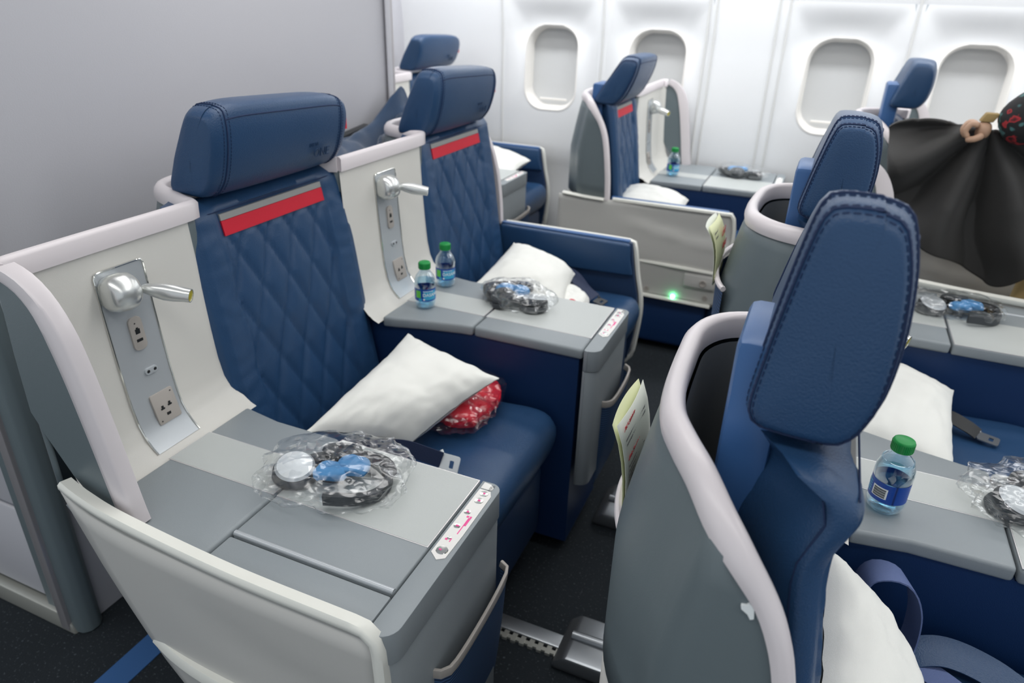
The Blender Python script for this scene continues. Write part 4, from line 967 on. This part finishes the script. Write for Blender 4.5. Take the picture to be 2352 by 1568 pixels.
sh = [Lc(.84, 2.54, .80, .165), Lc(.84, 2.54, 1.12, .15), Lc(.84, 2.54, 1.30, .168), Lc(.84, 2.53, 1.43, .11), Lc(.835, 2.53, 1.475, .075), Lc(.76, 2.42, 1.39, .082), Lc(.62, 2.38, 1.21, .085), Lc(.52, 2.365, 1.14, .080), Lc(.435, 2.36, 1.085, .060), Lc(.95, 2.64, 1.38, .082), Lc(1.05, 2.66, 1.14, .068), Lc(1.01, 2.575, .96, .05)]
skinned('shirt', sh, [(0, 1), (1, 2), (2, 3), (3, 4), (3, 5), (5, 6), (6, 7), (7, 8), (3, 9), (9, 10), (10, 11)], 'shirt', per)
tr_ = [Lc(.84, 2.54, .95, .152), Lc(.76, 2.47, .84, .115), Lc(.70, 2.46, .52, .088), Lc(.735, 2.48, .10, .066), Lc(.91, 2.60, .84, .115), Lc(.905, 2.60, .50, .088), Lc(.93, 2.60, .10, .066)]
skinned('trousers', tr_, [(0, 1), (1, 2), (2, 3), (0, 4), (4, 5), (5, 6)], 'khaki', per)
for x_, y_ in ((.70, 2.47), (.895, 2.59)): skinned('shoe', [Lc(x_+.05, y_, .06, .045), Lc(x_-.02, y_, .045, .045), Lc(x_-.11, y_, .035, .035)], [(0, 1), (1, 2)], 'black', per)
bm = bmesh.new(); bmesh.ops.create_uvsphere(bm, u_segments=24, v_segments=16, radius=.108)
for v in bm.verts:
    v.co.z *= 1.05; v.co.x *= 1.02; v.co.y *= .92
bmesh.ops.delete(bm, geom=[v for v in bm.verts if v.co.x < -.035 and v.co.z < .045 or v.co.z < -.06], context='VERTS')
for v in bm.verts: v.co += Vector((.82-px, 2.52-py, 1.685))
finish('hair', bm, 'hair', per)
fx, fy, fz = .722-px, 2.52-py, 1.66
for sy_ in (-1, 1):
    bm = bmesh.new(); bmesh.ops.create_uvsphere(bm, u_segments=12, v_segments=8, radius=.012)
    for v in bm.verts: v.co += Vector((fx+.004, fy+sy_*.032, fz+.010))
    finish('eye', bm, 'white', per)
    bm = bmesh.new(); bmesh.ops.create_uvsphere(bm, u_segments=10, v_segments=8, radius=.03)
    for v in bm.verts: v.co = Vector((v.co.x*.5, v.co.y*.35, v.co.z))+Vector((.82-px, fy+sy_*.090, fz-.002))
    finish('ear', bm, 'skin', per)
skinned('nose', [(fx+.004, fy, fz+.005, .008), (fx-.016, fy, fz-.022, .013), (fx+.004, fy, fz-.03, .009)], [(0, 1), (1, 2)], 'skin', per)
bm = bmesh.new(); tube(bm, [(fx+.012, fy-.024, fz-.055), (fx+.001, fy, fz-.056), (fx+.012, fy+.024, fz-.055)], [.003, .006, .003], 8); finish('mouth', bm, 'redink', per)
# hand closed on the collar of the coat
hx, hy, hz = .395-px, 2.375-py, 1.085
skinned('hand', [(hx+.03, hy, hz+.002, .022), (hx+.008, hy-.002, hz+.004, .026), (hx-.010, hy-.002, hz+.006, .024)], [(0, 1), (1, 2)], 'skin', per)
for k, (dy, ln) in enumerate(((-.028, .9), (-.010, 1), (.009, .95), (.026, .8))):
    skinned('finger', [(hx-.006, hy+dy, hz+.018, .0095), (hx-.030*ln, hy+dy, hz+.022, .009), (hx-.042*ln, hy+dy, hz+.0, .0085), (hx-.028*ln, hy+dy, hz-.018, .008)], [(0, 1), (1, 2), (2, 3)], 'skin', per, lv=1)
skinned('thumb', [(hx+.010, hy-.026, hz-.006, .011), (hx-.012, hy-.038, hz-.018, .010), (hx-.030, hy-.026, hz-.022, .009)], [(0, 1), (1, 2)], 'skin', per, lv=1)
bm = bmesh.new(); box(bm, hx-.02, hx+.012, hy-.016, hy+.016, hz+.026, hz+.050, f=lambda x, y, z: (x+(z-hz)*.5, y, z)); finish('wrist_watch', bm, 'khaki', per, bevel=.004)

tc_ = [(.178, 1.065), (.20, 1.085), (.25, 1.102), (.31, 1.102), (.36, 1.088), (.41, 1.085), (.50, 1.09), (.60, 1.10), (.70, 1.14)]
bc_ = [(.200, .97), (.225, .86), (.262, .785), (.335, .735), (.43, .690), (.525, .640), (.585, .622), (.640, .70), (.70, .80)]
tp_ = resample([(a, 0, b) for a, b in tc_], 90); bt_ = resample([(a, 0, b) for a, b in bc_], 90)
bm = bmesh.new()
def coat(a, b):
    i = min(89, round(a*89)); p = tp_[i].lerp(bt_[i], b)
    dx, dz = p.x-.43, p.z-1.10; r = math.hypot(dx, dz); ph = math.atan2(dz, dx)
    y = 2.43+.06*math.sin(ph*8.5+1.2+1.2*noise.noise(Vector((p.x*4, p.z*4, 9))))*min(1, r/.25)+.03*noise.noise(Vector((p.x*5, p.z*5, 3)))+.03*(b*b)
    return (p.x, min(y, 2.50), p.z)
grid(bm, 89, 60, coat); o = finish('coat', bm, 'cloth', sharp=80); md = o.modifiers.new('s', 'SOLIDIFY'); md.thickness = .008
tag(o, 'wide black coat held out across the far aisle, folds running from the hand', 'coat')
